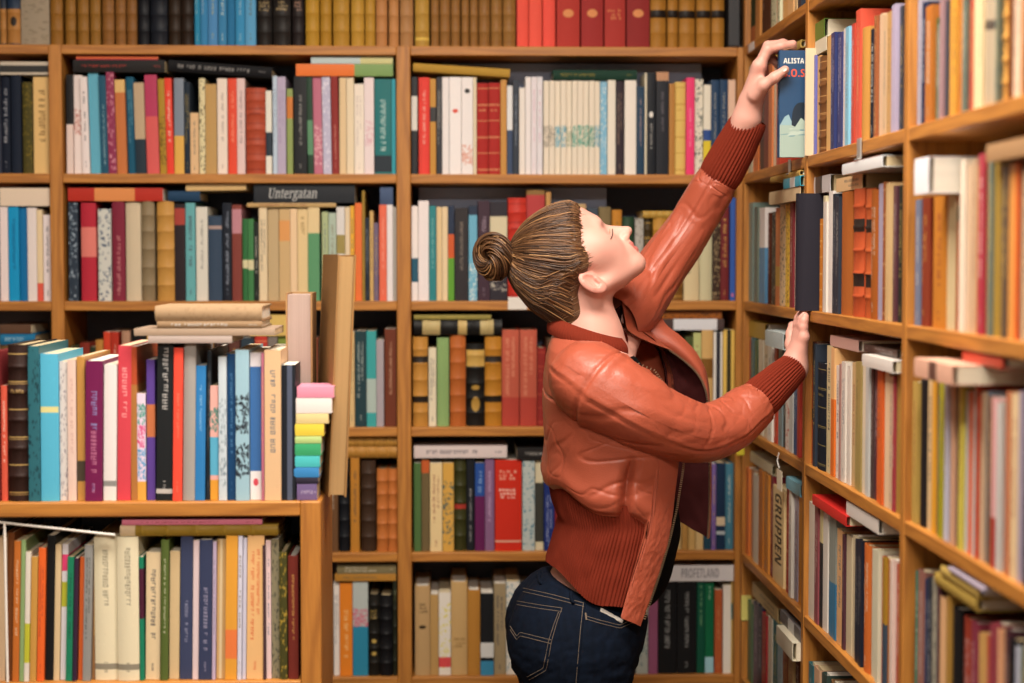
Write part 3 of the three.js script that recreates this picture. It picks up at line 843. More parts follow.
// ---- side bookcase
const side = (n) => `${n} side shelf`, far = 'corner', mid = 'second upright', near = 'third upright';
row('x', RX, SH[0], side('top'), far, 'books on the top shelf of the side bookcase', `
746-755 -40 2c3420 H k#9a5a34:.8-1
756-760.6 -40 b87c40 P
761-769.3 -40 4a2c1c H
769.6-781 -46 c8c8a8 P q#5a7050
781.6-787 -40 dca868 P
787.2-793 -40 e0b078 P
793.2-800 -40 d8b888 P
`);
const c1 = row('x', RX, SH[1], side('second'), far, 'books beside the pulled paperback', `
747-752.5 66 b0ac94 P
752.8-758.6 68 c86c34 P
759-764 66 3a2420 P
764.3-769 66 6c2c24 P
769.3-773 64 c87848 P
773.3-776.5 62 e0c8a8 P
776.7-780.5 62 c04834 P
`);
const c1b = row('x', RX, SH[1], side('second'), 'second upright', 'books on the second shelf of the side bookcase', `
810.5-814.5 55 6a6cb0 P t#d8d4e8:.4-.95
814.8-818 56 c8985c P
818.3-824.3 57 6a4426 L b#b88c58
824.6-829.3 36 d8aa68 P
829.6-836 33 2c3462 P t#d8d4dc:.05-.7
836.3-841 33 343c6c P t#d8d4dc:.05-.7
841.3-846.3 28 dcd0cc P t#a88098:.1-.6
846.5-850.2 27 7cb4cc P
850.5-854 24 b84434 P
854.3-859.3 10 d05440 P
859.6-867 28 c08a44 H
867.3-874 29 1a2430 H
874.3-880.5 16 8a5030 P q#c8a868
880.8-885 15 c8a884 P
885.3-891.5 12 b8905c P
892-896.6 5 a89cb4 P
896.9-901 6 2a3038 P
`);
const c1c = row('x', RX, SH[1], side('second'), 'third upright', 'books on the second shelf of the side bookcase', `
914-919.5 -2 9c98a8 P
919.8-926 3 1c2640 H
926.3-933 6 b06a2c P
933.3-940.3 18 4c5c2a P
940.6-949 0 9c7c80 P
949.3-958 -8 cc9238 P
958.3-967 -10 b87030 P
967.3-974.3 -12 5c4840 P
974.6-985 -20 e0c89c P
985.3-998 -16 b8a68c P e#4a4440:.3-.38
998.4-1008 -22 d09848 L
1008.3-1013.6 -24 6a3a1c H
1014-1030 -30 e4c0a4 P
1030.5-1046 -30 8a5a34 H
`);
const c2a = row('x', RX, SH[2], side('third'), far, 'books beside the dark protruding book', `
746-752 203 7c9088 P
752.3-759 209 d8702c P k#a83a28:.6-1
759.3-765 208 dcd4d0 P k#5a8ab0:.42-1
765.3-769.6 213 5a2c1c H
769.9-774.6 212 2a2c28 P q#c8c0a8
774.8-780 208 e08a50 P k#d8b048:.6-.8
780.3-786 205 dcc098 P q#5a5048
786.3-790.3 204 d8b03c P q#5a3c20
790.6-794.3 203 7c2c34 P
794.6-797.3 202 dcd0bc P
797.5-799.8 202 a83c38 P
`);
const c2b = row('x', RX, SH[2], side('third'), 'second upright', 'books on the third shelf of the side bookcase', `
818.2-820.5 219 b06c28 H b#d8b068
820.8-827 196 d8cca8 P
827.3-838.5 190 e4ded8 P
838.8-850 192 a8602c H
850.3-861 189 b4502c L e#26201c:.24-.34 e#26201c:.66-.76
861.3-870.5 189 b4562c L e#26201c:.24-.34 e#26201c:.66-.76
870.8-878 190 9a5420 H
878.4-883 184 a098b0 P
883.3-894 182 8a4c24 P b#c8a070
894.3-901.5 186 20261f H
`);
const c2c = row('x', RX, SH[2], side('third'), 'third upright', 'books on the third shelf of the side bookcase', `
914-919.5 200 6a7690 P
919.8-928 198 7c3420 H
928.3-945 190 c07a2c H
945.3-953 172 d8c498 P
953.3-961 174 a8502c P k#4a2018:.1-.2
961.3-973 160 e8d8c4 P
973.3-979.4 166 d0a468 P
979.7-986.3 154 a83444 P
986.6-994 162 c0a050 P
994.3-1002 163 ac8c3c P
1002.3-1009 166 5a4a3c P
1009.3-1016 164 e0984c P
1016.3-1028 162 e8642c P
1028.5-1046 160 b88a50 P
`);
const c3a = row('x', RX, SH[3], side('fourth'), far, 'books behind the resting hand', `
746-750.3 340 a8483c H
750.6-754 338 3a6a7a P
754.3-757.8 340 2c5a40 P
758-763 340 e0d8c4 P
763.3-768.3 342 dcd0b8 P
768.6-773 345 e0dcd0 P
773.3-776.6 346 c0402c P
776.9-781 346 7c8c90 P
781.3-784.5 350 2a343c P
784.8-793 352 dcd4cc P q#b83428
793.3-797.6 352 30507c P
797.8-800.5 352 a83a30 P
`);
const c3b = row('x', RX, SH[3], side('fourth'), 'second upright', 'books on the fourth shelf of the side bookcase', `
809-816.3 342 d04a24 P k#5a2818:0-.2 k#1c1818:.55-.64
816.6-825 363 191f28 H b#8a7a48
825.3-830.3 346 cfc094 P
830.6-834.3 348 e0b078 P k#d8702c:.4-1
834.6-838.5 366 e4d8cc P
838.8-854 364 a88078 P
854.3-861.5 362 a08c54 P
861.8-870 358 e0d0b4 P
870.3-876.6 366 4a3a38 P
876.9-884.6 370 d8642c P
884.9-893.5 372 e4c4a0 P
893.8-900.3 376 9c3c44 P
`);
const c3c = row('x', RX, SH[3], side('fourth'), 'third upright', 'books on the fourth shelf of the side bookcase', `
912-917 382 b89850 P
917.3-925 380 1d1a1c H
925.3-930.5 376 d8b888 P
930.8-938.6 374 e0a034 P
938.9-943.8 378 a8a024 P
944.1-952 384 c4c4d4 P
952.3-959.5 382 d8a888 P
959.8-968 384 cfc054 P
968.3-976 392 e8602c P
976.3-984 386 c04024 P
984.3-992 392 5c6a78 P
992.3-1002 398 d8a0a0 P k#a83430:.7-1
1002.3-1011 392 c07048 P
1011.3-1018 394 e0c498 P
1018.3-1030 392 a89cb0 P
1030.5-1046 396 8a4a34 H
`);
const c4a = row('x', RX, SH[4], side('fifth'), far, 'books below the resting hand', `
746-749.3 468 d8783c P
749.6-753 470 b89070 P
753.3-758.6 475 dcd4c4 P
758.9-763.5 468 b8702c P
763.8-768.3 474 c07c34 P
768.6-771.5 476 7c2a34 P
771.8-783 488 dcc08c P x#24201c:.06-.8:GRUPPEN
783.3-789 490 a04034 H b#c88a60
789.3-792 490 d8d0c4 P
792.3-796 492 a8a0b0 P
796.3-800 496 d8902c P
`);
const c4b = row('x', RX, SH[4], side('fifth'), 'second upright', 'books on the fifth shelf of the side bookcase', `
809-815 503 dcd0c0 P
815.3-819 506 8a4a50 P
819.3-827.5 507 ccbc8c P k#26282a:.3-1
827.8-835.3 515 8a9088 P k#3a7294:.55-1
835.6-844.6 530 dcaa78 P
844.9-854 536 c8b898 P
854.3-862 540 1d2432 P t#b8b0a8
862.3-869.3 545 c86a30 H
869.6-882.5 550 d4ceb4 P
882.8-890.5 558 a8802c P k#3c4c5c:.5-1
890.8-901 560 e4ccc0 P
`);
const c4c = row('x', RX, SH[4], side('fifth'), 'third upright', 'books on the fifth shelf of the side bookcase', `
912-916 572 2f7a6a P
916.3-923 571 94665c P
923.3-930.6 580 1d3058 P
930.9-939 578 9c9888 P q#4a4c48
939.3-950.5 598 dcae80 P
950.8-959.5 608 171516 H
959.8-968 618 8a3424 H
968.3-976 622 7a3040 H
976.3-989 634 c89c5c P
989.3-998 624 94404c P
998.3-1006 630 d8a078 P
1006.3-1014 640 1c1a20 P
1014.3-1030 648 b8bccc P
`);
const c5a = row('x', RX, SH[5], side('sixth'), far, 'books on the sixth shelf of the side bookcase', `
746-750.5 602 4c7050 P
750.8-756.6 604 5a5068 P
756.9-761.3 606 22304c P
761.6-766.3 614 9c2c30 P
766.6-771 618 d8ccb8 P
771.3-776.6 622 2f6a70 P
776.9-782 628 9cb4bc P
782.3-788 640 8a4c30 P
788.3-793 648 c8a878 P
793.3-800 652 5a3424 H
`);
const c5b = row('x', RX, SH[5], side('sixth'), 'second upright', 'books on the sixth shelf of the side bookcase', `
809-814 664 2c6a74 P
814.3-820 668 c8a080 P
820.3-828 674 3a4a44 P
828.3-838 684 7a5a3c H
838.3-848 690 2a2c34 H
`);
// books lying flat on the rows of the side bookcase
const GF = 'books lying on the rows of the side bookcase';
flats('x', RX, c1, 'above the reaching hand', GF, `
775-800 41 49 b89a54 H
`);
flats('x', RX, c1b, 'by the post on the second side row', GF, `
811-826 40 54 d8d0b8 P
811-824 18 36 5c7a30 P
`);
flats('x', RX, c2a, 'on the third side row by the corner', GF, `
769-800 188 201 d8c098 P out.02
783-801 184 194 3a9cb4 P k#e0e0dc:.3-.6 out.022
770-799 172 183 b89450 H out.02
`);
flats('x', RX, c2b, 'on the third side row by the post', GF, `
812-830 176 193 c8c4c4 P e#3a3a3c:.5-.9
836-862 176 190 dcb888 P
842-882 160 171 dcdcdc P out.02
846-878 150 159 b4583c P
`);
flats('x', RX, c2c, 'on the third side row past the third post', GF, `
914-928 158 194 eceaee P out.045
986-1026 134 152 a8825c P out.02
`);
flats('x', RX, c3a, 'on the fourth side row behind the hand', GF, `
749-765 322 338 b09038 P
765-783 322 338 b8c4c4 P out.03
`);
flats('x', RX, c3b, 'on the fourth side row by the post', GF, `
830-858 336 347 d0a89c P
862-892 344 356 dcd4cc P out.02
864-897 332 343 4a3a34 P
`);
flats('x', RX, c3c, 'on the fourth side row past the third post', GF, `
914-952 346 370 d8a890 P e#5a4038:.4-.6 out.05
962-1002 364 382 b8402c P out.01
`);
flats('x', RX, c4a, 'on the fifth side row by the corner', GF, `
750-772 458 468 cfc4a4 P
786-800 472 484 7cb0c0 P out.01
`);
flats('x', RX, c4b, 'on the fifth side row by the post', GF, `
812-846 502 512 c82c28 P out.015
846-878 520 534 dcd4cc P out.01
`);
flats('x', RX, c4c, 'on the fifth side row past the third post', GF, `
934-976 584 598 a88c44 H out.01
940-978 572 583 b89c54 H out.012
948-984 562 571 b4a8b8 P out.015
`);
flats('x', RX, c5a, 'on the sixth side row by the corner', GF, `
752-778 592 606 b8a070 P
776-801 636 654 e0d8c0 P out.03
780-800 622 634 6a6464 P e#d8d8d8:.3-.6 out.015
`);
// ---------------------------------------------------------------- single things among the books
{ // the paperback she pulls out
  const w = .02, h = .208, d = .112, b = makeBook(w, h, d, '24466a', ['t#e8e0d8:.1-.6'], 'P'); delete b.userData.info;
  b.position.set(.6435, SH[1] + .0004, -3.49); b.rotation.y = -Math.PI / 2;
  tag(b, 'blue paperback of a sea story gripped by the reaching hand', 'book', 'books beside the pulled paperback');
  const c = canvasOf(448, 832, (g, W, H) => {
    g.fillStyle = '#25486c'; g.fillRect(0, 0, W, H);
    g.fillStyle = '#9fb3a8'; g.fillRect(0, H * .7, W, H * .3); g.fillStyle = '#7fa0a4';
    for (let i = 0; i < 40; i++) { const r = rngOf(i + 3); g.globalAlpha = .6; g.fillStyle = r() < .5 ? '#5c8594' : '#b9c8bc'; g.beginPath(); g.ellipse(r() * W, H * (.68 + r() * .14), 20 + r() * 50, 3 + r() * 6, -.1, 0, 7); g.fill(); } g.globalAlpha = 1;
    g.fillStyle = '#8fb0b8'; g.beginPath(); g.moveTo(0, H * .7); g.lineTo(40, H * .62); g.lineTo(70, H * .6); g.lineTo(100, H * .68); g.lineTo(140, H * .7); g.closePath(); g.fill();
    g.fillStyle = '#1c2a38'; g.beginPath(); g.moveTo(95, H * .7); g.bezierCurveTo(90, H * .5, 140, H * .46, 230, H * .5); g.lineTo(230, H * .62); g.lineTo(130, H * .72); g.closePath(); g.fill();
    g.fillStyle = '#a9bcae'; g.beginPath(); g.moveTo(110, H * .74); g.lineTo(170, H * .63); g.lineTo(200, H * .66); g.lineTo(240, H * .63); g.lineTo(260, H * .74); g.closePath(); g.fill();
    g.fillStyle = '#e9e4d8'; g.font = 'bold 52px sans-serif'; g.textBaseline = 'top'; const fit = (t, x, y, w0, h0) => { g.save(); const m = g.measureText(t).width; g.translate(x, y); g.scale(w0 / m, h0 / 52); g.fillText(t, 0, 0); g.restore(); };
    fit('ALISTA', 26, 48, 166, 58); g.fillStyle = '#e0573c'; fit('S.O.S', 22, 128, 178, 84);
  });
  const f = mesh('front_cover', new THREE.BoxGeometry(d - .002, h, .0006), [0, 1, 2, 3, 4, 5].map((i) => i === 4 ? new THREE.MeshStandardMaterial({ map: texOf(c), roughness: .35 }) : M.slate), b);
  f.rotation.y = Math.PI / 2; f.position.set(w / 2 + .0004, h / 2, -d / 2 - .001);
}
{ // neighbours of the pulled book and the dark book above the resting hand
  const put = (w, h, d, col, toks, kind, x, y, z, label, group) => { const b = makeBook(w, h, d, col, toks, kind); delete b.userData.info; b.position.set(x, y + .0004, z); b.rotation.y = -Math.PI / 2; return tag(b, label, 'book', group); };
  put(.008, .206, .15, 'd0bc9c', ['v#e8e4e4:0-.6'], 'P', .6845, SH[1], -3.4285, 'white paperback standing proud beside the blue sea story', 'books beside the pulled paperback');
  put(.023, .2245, .16, '26242d', [], 'H', .6625, SH[2], -3.3965, 'tall dark hardcover standing proud of its shelf above the resting hand', 'books beside the dark protruding book');
}
{ // book with its page edges turned outwards, and the tall worn folder leaning beside it
  const b = makeBook(.045, .34, .1, 'a88258', [], 'H'); delete b.userData.info; b.rotation.y = Math.PI; b.position.set(-.258, SH[3] + .0004, -3.15); b.children[1].material = new THREE.MeshStandardMaterial({ color: '#b39c92', map: pageTex, roughness: .9 });
  tag(b, 'thick tan hardcover with its grey page edges turned outwards behind the notebooks', 'book', G6);
  const f = makeBook(.03, .405, .2, '9a7448', [], 'H'); delete f.userData.info; f.children[1].material = new THREE.MeshStandardMaterial({ color: '#b08c5c', map: pageTex, roughness: .9 }); f.position.set(-.2285, SH[3] + .001, -3.165); f.rotation.set(0, Math.PI + .2, .045);
  tag(f, 'tall worn tan folder leaning out over the end of the low bookcase', 'book', G6);
}
{ // dark metal bookend at the end of the top row
  const t = thing('metal_bookend', 'dark metal bookend closing the row on top of the wide bookcase', 'bookend'); const x0 = px2x(727, 4.2), x1 = px2x(738, 4.2);
  boardAt('plate', t, x0, x1, SH[0] + .0035, SH[0] + .3, BZ - .15, BZ - .002, M.iron, .0015); boardAt('foot', t, x0, x1 + .02, SH[0] + .0003, SH[0] + .0032, BZ - .15, BZ - .004, M.iron, .001);
}
{ // clips, labels and notes on the shelf edges
  const clip = (px, py, d, w, h, label) => { const t = thing('shelf_clip', label, 'clip', 'metal clips on the side shelves'), y = px2y(py, d, px), X = RX - .002; boardAt('plate', t, X - .0015, X + .0012, y - h / 2, y + h / 2, -d - w / 2, -d + w / 2, M.steel, .0005); boardAt('lip', t, X - .006, X - .0015, y - h / 2, y - h / 2 + .002, -d - w / 2, -d + w / 2, M.steel, .0005); };
  clip(860.5, 149, sideD(860.5, RX, 149), .026, .036, 'grey metal clip under the tan hardcover on the second side shelf');
  clip(790.5, 167, sideD(790.5, RX, 167), .018, .03, 'grey metal clip under the blue sea story');
  const card = (name, label, cat, x0, x1, y0, y1, z0, z1, col) => { const m = mesh(numbered(name), new THREE.BoxGeometry(x1 - x0, y1 - y0, z1 - z0), new THREE.MeshStandardMaterial({ color: col, roughness: .85 }), scene); m.position.set((x0 + x1) / 2, (y0 + y1) / 2, (z0 + z1) / 2); return tag(m, label, cat); };
  { const d = sideD(751.5, RX, 47), y = px2y(47, d, 751); card('price_label', 'small white label on the top side shelf edge', 'label', RX - .0012, RX - .0002, y - .009, y + .009, -d - .035, -d + .035, '#d8d0cc'); }
  { const x0 = px2x(508, 4.2, 300), x1 = px2x(527, 4.2, 300); card('price_label', 'white paper label on the shelf edge below the red volumes', 'label', x0, x1, px2y(309.5, 4.2), px2y(297, 4.2), BZ + .0004, BZ + .0014, '#ddd6cc'); }
  card('sticky_note', 'pale yellow note stuck to the corner post low on the wide bookcase', 'note', px2x(741, 4.17, 607), px2x(751, 4.17, 607), px2y(620, 4.17, 746), px2y(595, 4.17, 746), -4.1672, -4.166, '#d8cc70');
  card('sticky_note', 'bright yellow note stuck to the corner post below the jacket sleeve', 'note', px2x(736.5, 4.17, 449), px2x(744, 4.17, 449), px2y(455, 4.17, 740), px2y(443, 4.17, 740), -4.1672, -4.166, '#d8c634');
  const tg = thing('paper_tag', 'cream paper tag hanging on a string below the fourth side shelf', 'tag'), d = sideD(779, RX - .004, 465);
  const a = V(RX - .004, px2y(453, d, 779), -d), b = V(RX - .005, px2y(468, d, 779), -d + .012), e = V(RX - .005, px2y(489, d, 779), -d + .012);
  mesh('string', new THREE.TubeGeometry(new THREE.CatmullRomCurve3([a, mixP(a, b, .5).add(V(-.003, 0, -.006)), b]), 16, .0011, 6), M.white, tg);
  const c = mesh('card', new RoundedBoxGeometry(.0012, .042, .055, 1, .0004), new THREE.MeshStandardMaterial({ color: '#e0d2b8', roughness: .85 }), tg); c.position.set(e.x, (b.y + e.y) / 2 - .002, e.z);
  // white wire rack inside the low bookcase
  const wr = thing('wire_rack', 'thin white wire rack in front of the books inside the low bookcase', 'rack'), z = LZ - .009, W = (x, y) => V(px2x(x, 2.929, y), px2y(y, 2.929, x), z);
  mesh('rail', new THREE.TubeGeometry(new THREE.LineCurve3(W(-30, 519), W(115, 535)), 12, .0022, 8), M.white, wr); mesh('post', new THREE.TubeGeometry(new THREE.LineCurve3(W(4.5, 523), V(px2x(3, 2.929), SH[4] + .001, z)), 8, .0022, 8), M.white, wr);
}
function mixP(a, b, t) { return a.clone().lerp(b, t); }

{ // added boards, lightened to imitate a lit back panel behind the short books
  const folder = (label, x0, x1, k) => { const t = thing('added_backing_board', label, 'folder'), mat = new THREE.MeshStandardMaterial({ color: '#8f99b2', roughness: .8 }), z = BZ - .128, y0 = SH[k] + .0005, y1 = SH[k - 1] - TH - .004; boardAt('front_board', t, px2x(x0, 4.33), px2x(x1, 4.33), y0, y1, z - .002, z, mat, .0008); boardAt('back_board', t, px2x(x0, 4.33), px2x(x1, 4.33), y0, y1, z - .012, z - .009, mat, .0008); boardAt('core_board', t, px2x(x0 + 1, 4.33), px2x(x1 - 1, 4.33), y0, y1 - .003, z - .0088, z - .0022, M.white, .0008); };
  folder('added slate blue board as lit back panel behind the books of the second shelf', 419, 606, 2);
  folder('added slate blue board as lit back panel behind the white volumes of the top shelf', 442, 700, 1);
}
// ---------------------------------------------------------------- the woman
const at = (px, py, d) => { const [a, b] = sight(px, py); return V(a * d, EYE + b * d, -d); };
// distance fields
const smin = (a, b, k) => { const h = Math.max(k - Math.abs(a - b), 0) / k; return Math.min(a, b) - h * h * k * .25; };
const smax = (a, b, k) => -smin(-a, -b, k);
function cap(a, b, ra, rb) { const dx = b.x - a.x, dy = b.y - a.y, dz = b.z - a.z, L = dx * dx + dy * dy + dz * dz || 1e-9; return (x, y, z) => { const px = x - a.x, py = y - a.y, pz = z - a.z, t = clamp((px * dx + py * dy + pz * dz) / L, 0, 1); return Math.hypot(px - dx * t, py - dy * t, pz - dz * t) - (ra + (rb - ra) * t); }; }
function ell(c, rx, ry, rz) { const m = Math.min(rx, ry, rz); return (x, y, z) => { const a = (x - c.x) / rx, b = (y - c.y) / ry, d = (z - c.z) / rz, k0 = Math.hypot(a, b, d), k1 = Math.hypot(a / rx, b / ry, d / rz); return k1 < 1e-6 ? -m : k0 * (k0 - 1) / k1; }; }
function flatZ(f, z0, s) { return (x, y, z) => f(x, y, z0 + (z - z0) / s) * Math.min(1, s); }        // widen a field sideways
function union(k, ...fs) { return (x, y, z) => { let d = fs[0](x, y, z); for (let i = 1; i < fs.length; i++) d = smin(d, fs[i](x, y, z), k); return d; }; }
// surface nets over a box
function netMesh(f, lo, hi, cell) {
  const nx = Math.ceil((hi.x - lo.x) / cell) + 1, ny = Math.ceil((hi.y - lo.y) / cell) + 1, nz = Math.ceil((hi.z - lo.z) / cell) + 1, val = new Float32Array(nx * ny * nz), id = new Int32Array(nx * ny * nz).fill(-1), P = [], I = [];
  const at3 = (i, j, k) => (k * ny + j) * nx + i;
  for (let k = 0; k < nz; k++) for (let j = 0; j < ny; j++) for (let i = 0; i < nx; i++) val[at3(i, j, k)] = f(lo.x + i * cell, lo.y + j * cell, lo.z + k * cell);
  for (let k = 0; k < nz - 1; k++) for (let j = 0; j < ny - 1; j++) for (let i = 0; i < nx - 1; i++) {
    let sx = 0, sy = 0, sz = 0, n = 0; const c = [];
    for (let q = 0; q < 8; q++) c.push(val[at3(i + (q & 1), j + ((q >> 1) & 1), k + (q >> 2))]);
    for (const [a, b] of EDG) if ((c[a] < 0) !== (c[b] < 0)) { const t = c[a] / (c[a] - c[b]); sx += (a & 1) + ((b & 1) - (a & 1)) * t; sy += ((a >> 1) & 1) + (((b >> 1) & 1) - ((a >> 1) & 1)) * t; sz += (a >> 2) + ((b >> 2) - (a >> 2)) * t; n++; }
    if (n) { id[at3(i, j, k)] = P.length / 3; P.push(lo.x + (i + sx / n) * cell, lo.y + (j + sy / n) * cell, lo.z + (k + sz / n) * cell); }
  }
  const q4 = (a, b, c, d, flip) => { if (a < 0 || b < 0 || c < 0 || d < 0) return; flip ? I.push(a, c, b, a, d, c) : I.push(a, b, c, a, c, d); };
  for (let k = 1; k < nz - 1; k++) for (let j = 1; j < ny - 1; j++) for (let i = 1; i < nx - 1; i++) {
    const v = val[at3(i, j, k)] < 0;
    if (v !== val[at3(i + 1, j, k)] < 0) q4(id[at3(i, j - 1, k - 1)], id[at3(i, j, k - 1)], id[at3(i, j, k)], id[at3(i, j - 1, k)], !v);
    if (v !== val[at3(i, j + 1, k)] < 0) q4(id[at3(i - 1, j, k - 1)], id[at3(i - 1, j, k)], id[at3(i, j, k)], id[at3(i, j, k - 1)], !v);
    if (v !== val[at3(i, j, k + 1)] < 0) q4(id[at3(i - 1, j - 1, k)], id[at3(i, j - 1, k)], id[at3(i, j, k)], id[at3(i - 1, j, k)], !v);
  }
  const N = new Float32Array(P.length), e = cell * .5;
  for (let i = 0; i < P.length; i += 3) {
    const x = P[i], y = P[i + 1], z = P[i + 2]; let a = f(x + e, y, z) - f(x - e, y, z), b = f(x, y + e, z) - f(x, y - e, z), c = f(x, y, z + e) - f(x, y, z - e); const L = Math.hypot(a, b, c) || 1;
    N[i] = a / L; N[i + 1] = b / L; N[i + 2] = c / L;
    const d = clamp(f(x, y, z), -cell, cell); P[i] -= N[i] * d; P[i + 1] -= N[i + 1] * d; P[i + 2] -= N[i + 2] * d;
  }
  const g = new THREE.BufferGeometry();
  g.setAttribute('position', new THREE.Float32BufferAttribute(P, 3)); g.setAttribute('normal', new THREE.BufferAttribute(N, 3)); g.setIndex(I);
  const U = new Float32Array(P.length / 3 * 2); for (let i = 0; i < P.length / 3; i++) { const ax = Math.abs(N[i * 3]) > Math.abs(N[i * 3 + 2]); U[i * 2] = (ax ? P[i * 3 + 2] : P[i * 3]) * 10; U[i * 2 + 1] = P[i * 3 + 1] * 10; }
  g.setAttribute('uv', new THREE.BufferAttribute(U, 2));
  return g;
}
const EDG = [[0, 1], [2, 3], [4, 5], [6, 7], [0, 2], [1, 3], [4, 6], [5, 7], [0, 4], [1, 5], [2, 6], [3, 7]];
// tube along points [{p, r}] with rings; rad(t, phi, r) shapes the radius; open ends unless capped
function sweep(pts, nseg, nrad, rad, opt = {}) {
  const c = new THREE.CatmullRomCurve3(pts.map((q) => q.p), false, 'centripetal'), P = [], I = [], U = [], R = (t) => { const u = t * (pts.length - 1), i = Math.min(pts.length - 2, Math.floor(u)), k = u - i, s = k * k * (3 - 2 * k); return lerp(pts[i].r, pts[i + 1].r, opt.linear ? k : lerp(k, s, .5)); };
  const up0 = opt.up ?? V(0, 0, 1);
  for (let i = 0; i <= nseg; i++) {
    const t = i / nseg, p = c.getPoint(t), T = c.getTangent(t), B = up0.clone().addScaledVector(T, -up0.dot(T)).normalize(), Nn = B.clone().cross(T);
    for (let j = 0; j <= nrad; j++) {
      const ph = j / nrad * 2 * Math.PI, r = rad ? rad(t, ph, R(t)) : R(t), q = p.clone().addScaledVector(B, Math.cos(ph) * r).addScaledVector(Nn, Math.sin(ph) * r);
      P.push(q.x, q.y, q.z); U.push(j / nrad * 2, t * (opt.ulen ?? 3));
    }
  }
  const w = nrad + 1;
  for (let i = 0; i < nseg; i++) for (let j = 0; j < nrad; j++) { const a = i * w + j; I.push(a, a + w, a + w + 1, a, a + w + 1, a + 1); }
  if (opt.caps) for (const [row, s] of [[0, 1], [nseg, -1]]) { const p = c.getPoint(row / nseg), k = P.length / 3; P.push(p.x, p.y, p.z); U.push(0, 0); for (let j = 0; j < nrad; j++) { const a = row * w + j; s > 0 ? I.push(k, a, a + 1) : I.push(k, a + 1, a); } }
  const g = new THREE.BufferGeometry(); g.setAttribute('position', new THREE.Float32BufferAttribute(P, 3)); g.setAttribute('uv', new THREE.Float32BufferAttribute(U, 2)); g.setIndex(I);
  const m = mergeVertices(stripUV(g), 1e-5); m.computeVertexNormals();
  // carry the smooth normals over to the seam-split geometry
  const map = new Map(), mp = m.attributes.position, mn = m.attributes.normal, key = (x, y, z) => Math.round(x * 5e4) + ',' + Math.round(y * 5e4) + ',' + Math.round(z * 5e4);
  for (let i = 0; i < mp.count; i++) map.set(key(mp.getX(i), mp.getY(i), mp.getZ(i)), i);
  g.computeVertexNormals(); const gn = g.attributes.normal, gp = g.attributes.position;
  for (let i = 0; i < gp.count; i++) { const k = map.get(key(gp.getX(i), gp.getY(i), gp.getZ(i))); if (k !== undefined) gn.setXYZ(i, mn.getX(k), mn.getY(k), mn.getZ(k)); }
  return g;
}
function stripUV(g) { const n = new THREE.BufferGeometry(); n.setAttribute('position', g.attributes.position.clone()); n.setIndex(g.index.clone()); return n; }
// sheet with thickness from a grid of points pt(u, v) -> Vector3
function sheet(nu, nv, pt, th, opt = {}) {
  const P = [], U = [], I = [], w = nu + 1;
  for (let j = 0; j <= nv; j++) for (let i = 0; i <= nu; i++) { const p = pt(i / nu, j / nv); P.push(p.x, p.y, p.z); U.push(i / nu * (opt.su ?? 4), j / nv * (opt.sv ?? 3)); }
  for (let j = 0; j < nv; j++) for (let i = 0; i < nu; i++) { const a = j * w + i; I.push(a, a + w, a + w + 1, a, a + w + 1, a + 1); }
  let g = new THREE.BufferGeometry(); g.setAttribute('position', new THREE.Float32BufferAttribute(P, 3)); g.setIndex(I); g.computeVertexNormals();
  const n = g.attributes.normal, c = P.length / 3, s = opt.flip ? -1 : 1;
  for (let i = 0; i < c; i++) { P.push(P[i * 3] - n.getX(i) * th * s, P[i * 3 + 1] - n.getY(i) * th * s, P[i * 3 + 2] - n.getZ(i) * th * s); U.push(U[i * 2], U[i * 2 + 1]); }
  const m = I.length; for (let i = 0; i < m; i += 3) I.push(I[i] + c, I[i + 2] + c, I[i + 1] + c);
  const NN = []; for (let i = 0; i < c; i++) NN.push(n.getX(i) * s, n.getY(i) * s, n.getZ(i) * s); for (let i = 0; i < c * 3; i++) NN.push(-NN[i]);
  const rim = []; for (let i = 0; i < nu; i++) rim.push([i + 1, i], [nv * w + i, nv * w + i + 1]); for (let j = 0; j < nv; j++) rim.push([j * w, (j + 1) * w], [(j + 1) * w + nu, j * w + nu]);
  for (const [a, b] of rim) { const k = P.length / 3, q = [a, b, b + c, a + c]; for (const e of q) { P.push(P[e * 3], P[e * 3 + 1], P[e * 3 + 2]); U.push(U[e * 2], U[e * 2 + 1]); NN.push(NN[a * 3], NN[a * 3 + 1], NN[a * 3 + 2]); } I.push(k, k + 1, k + 2, k, k + 2, k + 3); }
  g = new THREE.BufferGeometry(); g.setAttribute('position', new THREE.Float32BufferAttribute(P, 3)); g.setAttribute('uv', new THREE.Float32BufferAttribute(U, 2)); g.setAttribute('normal', new THREE.Float32BufferAttribute(NN, 3));
  if (opt.flip) for (let i = 0; i < I.length; i += 3) { const k = I[i + 1]; I[i + 1] = I[i + 2]; I[i + 2] = k; }
  g.setIndex(I); return g;
}
function paintVerts(g, fn) { const p = g.attributes.position, c = new Float32Array(p.count * 3); for (let i = 0; i < p.count; i++) { const k = fn(p.getX(i), p.getY(i), p.getZ(i)); c[i * 3] = k.r; c[i * 3 + 1] = k.g; c[i * 3 + 2] = k.b; } g.setAttribute('color', new THREE.BufferAttribute(c, 3)); return g; }
function interp(tab, x) { if (x <= tab[0][0]) return tab[0].slice(1); for (let i = 1; i < tab.length; i++) if (x <= tab[i][0]) { const k = (x - tab[i - 1][0]) / (tab[i][0] - tab[i - 1][0]), s = k; return tab[i].slice(1).map((v, q) => lerp(tab[i - 1][q + 1], v, s)); } return tab[tab.length - 1].slice(1); }

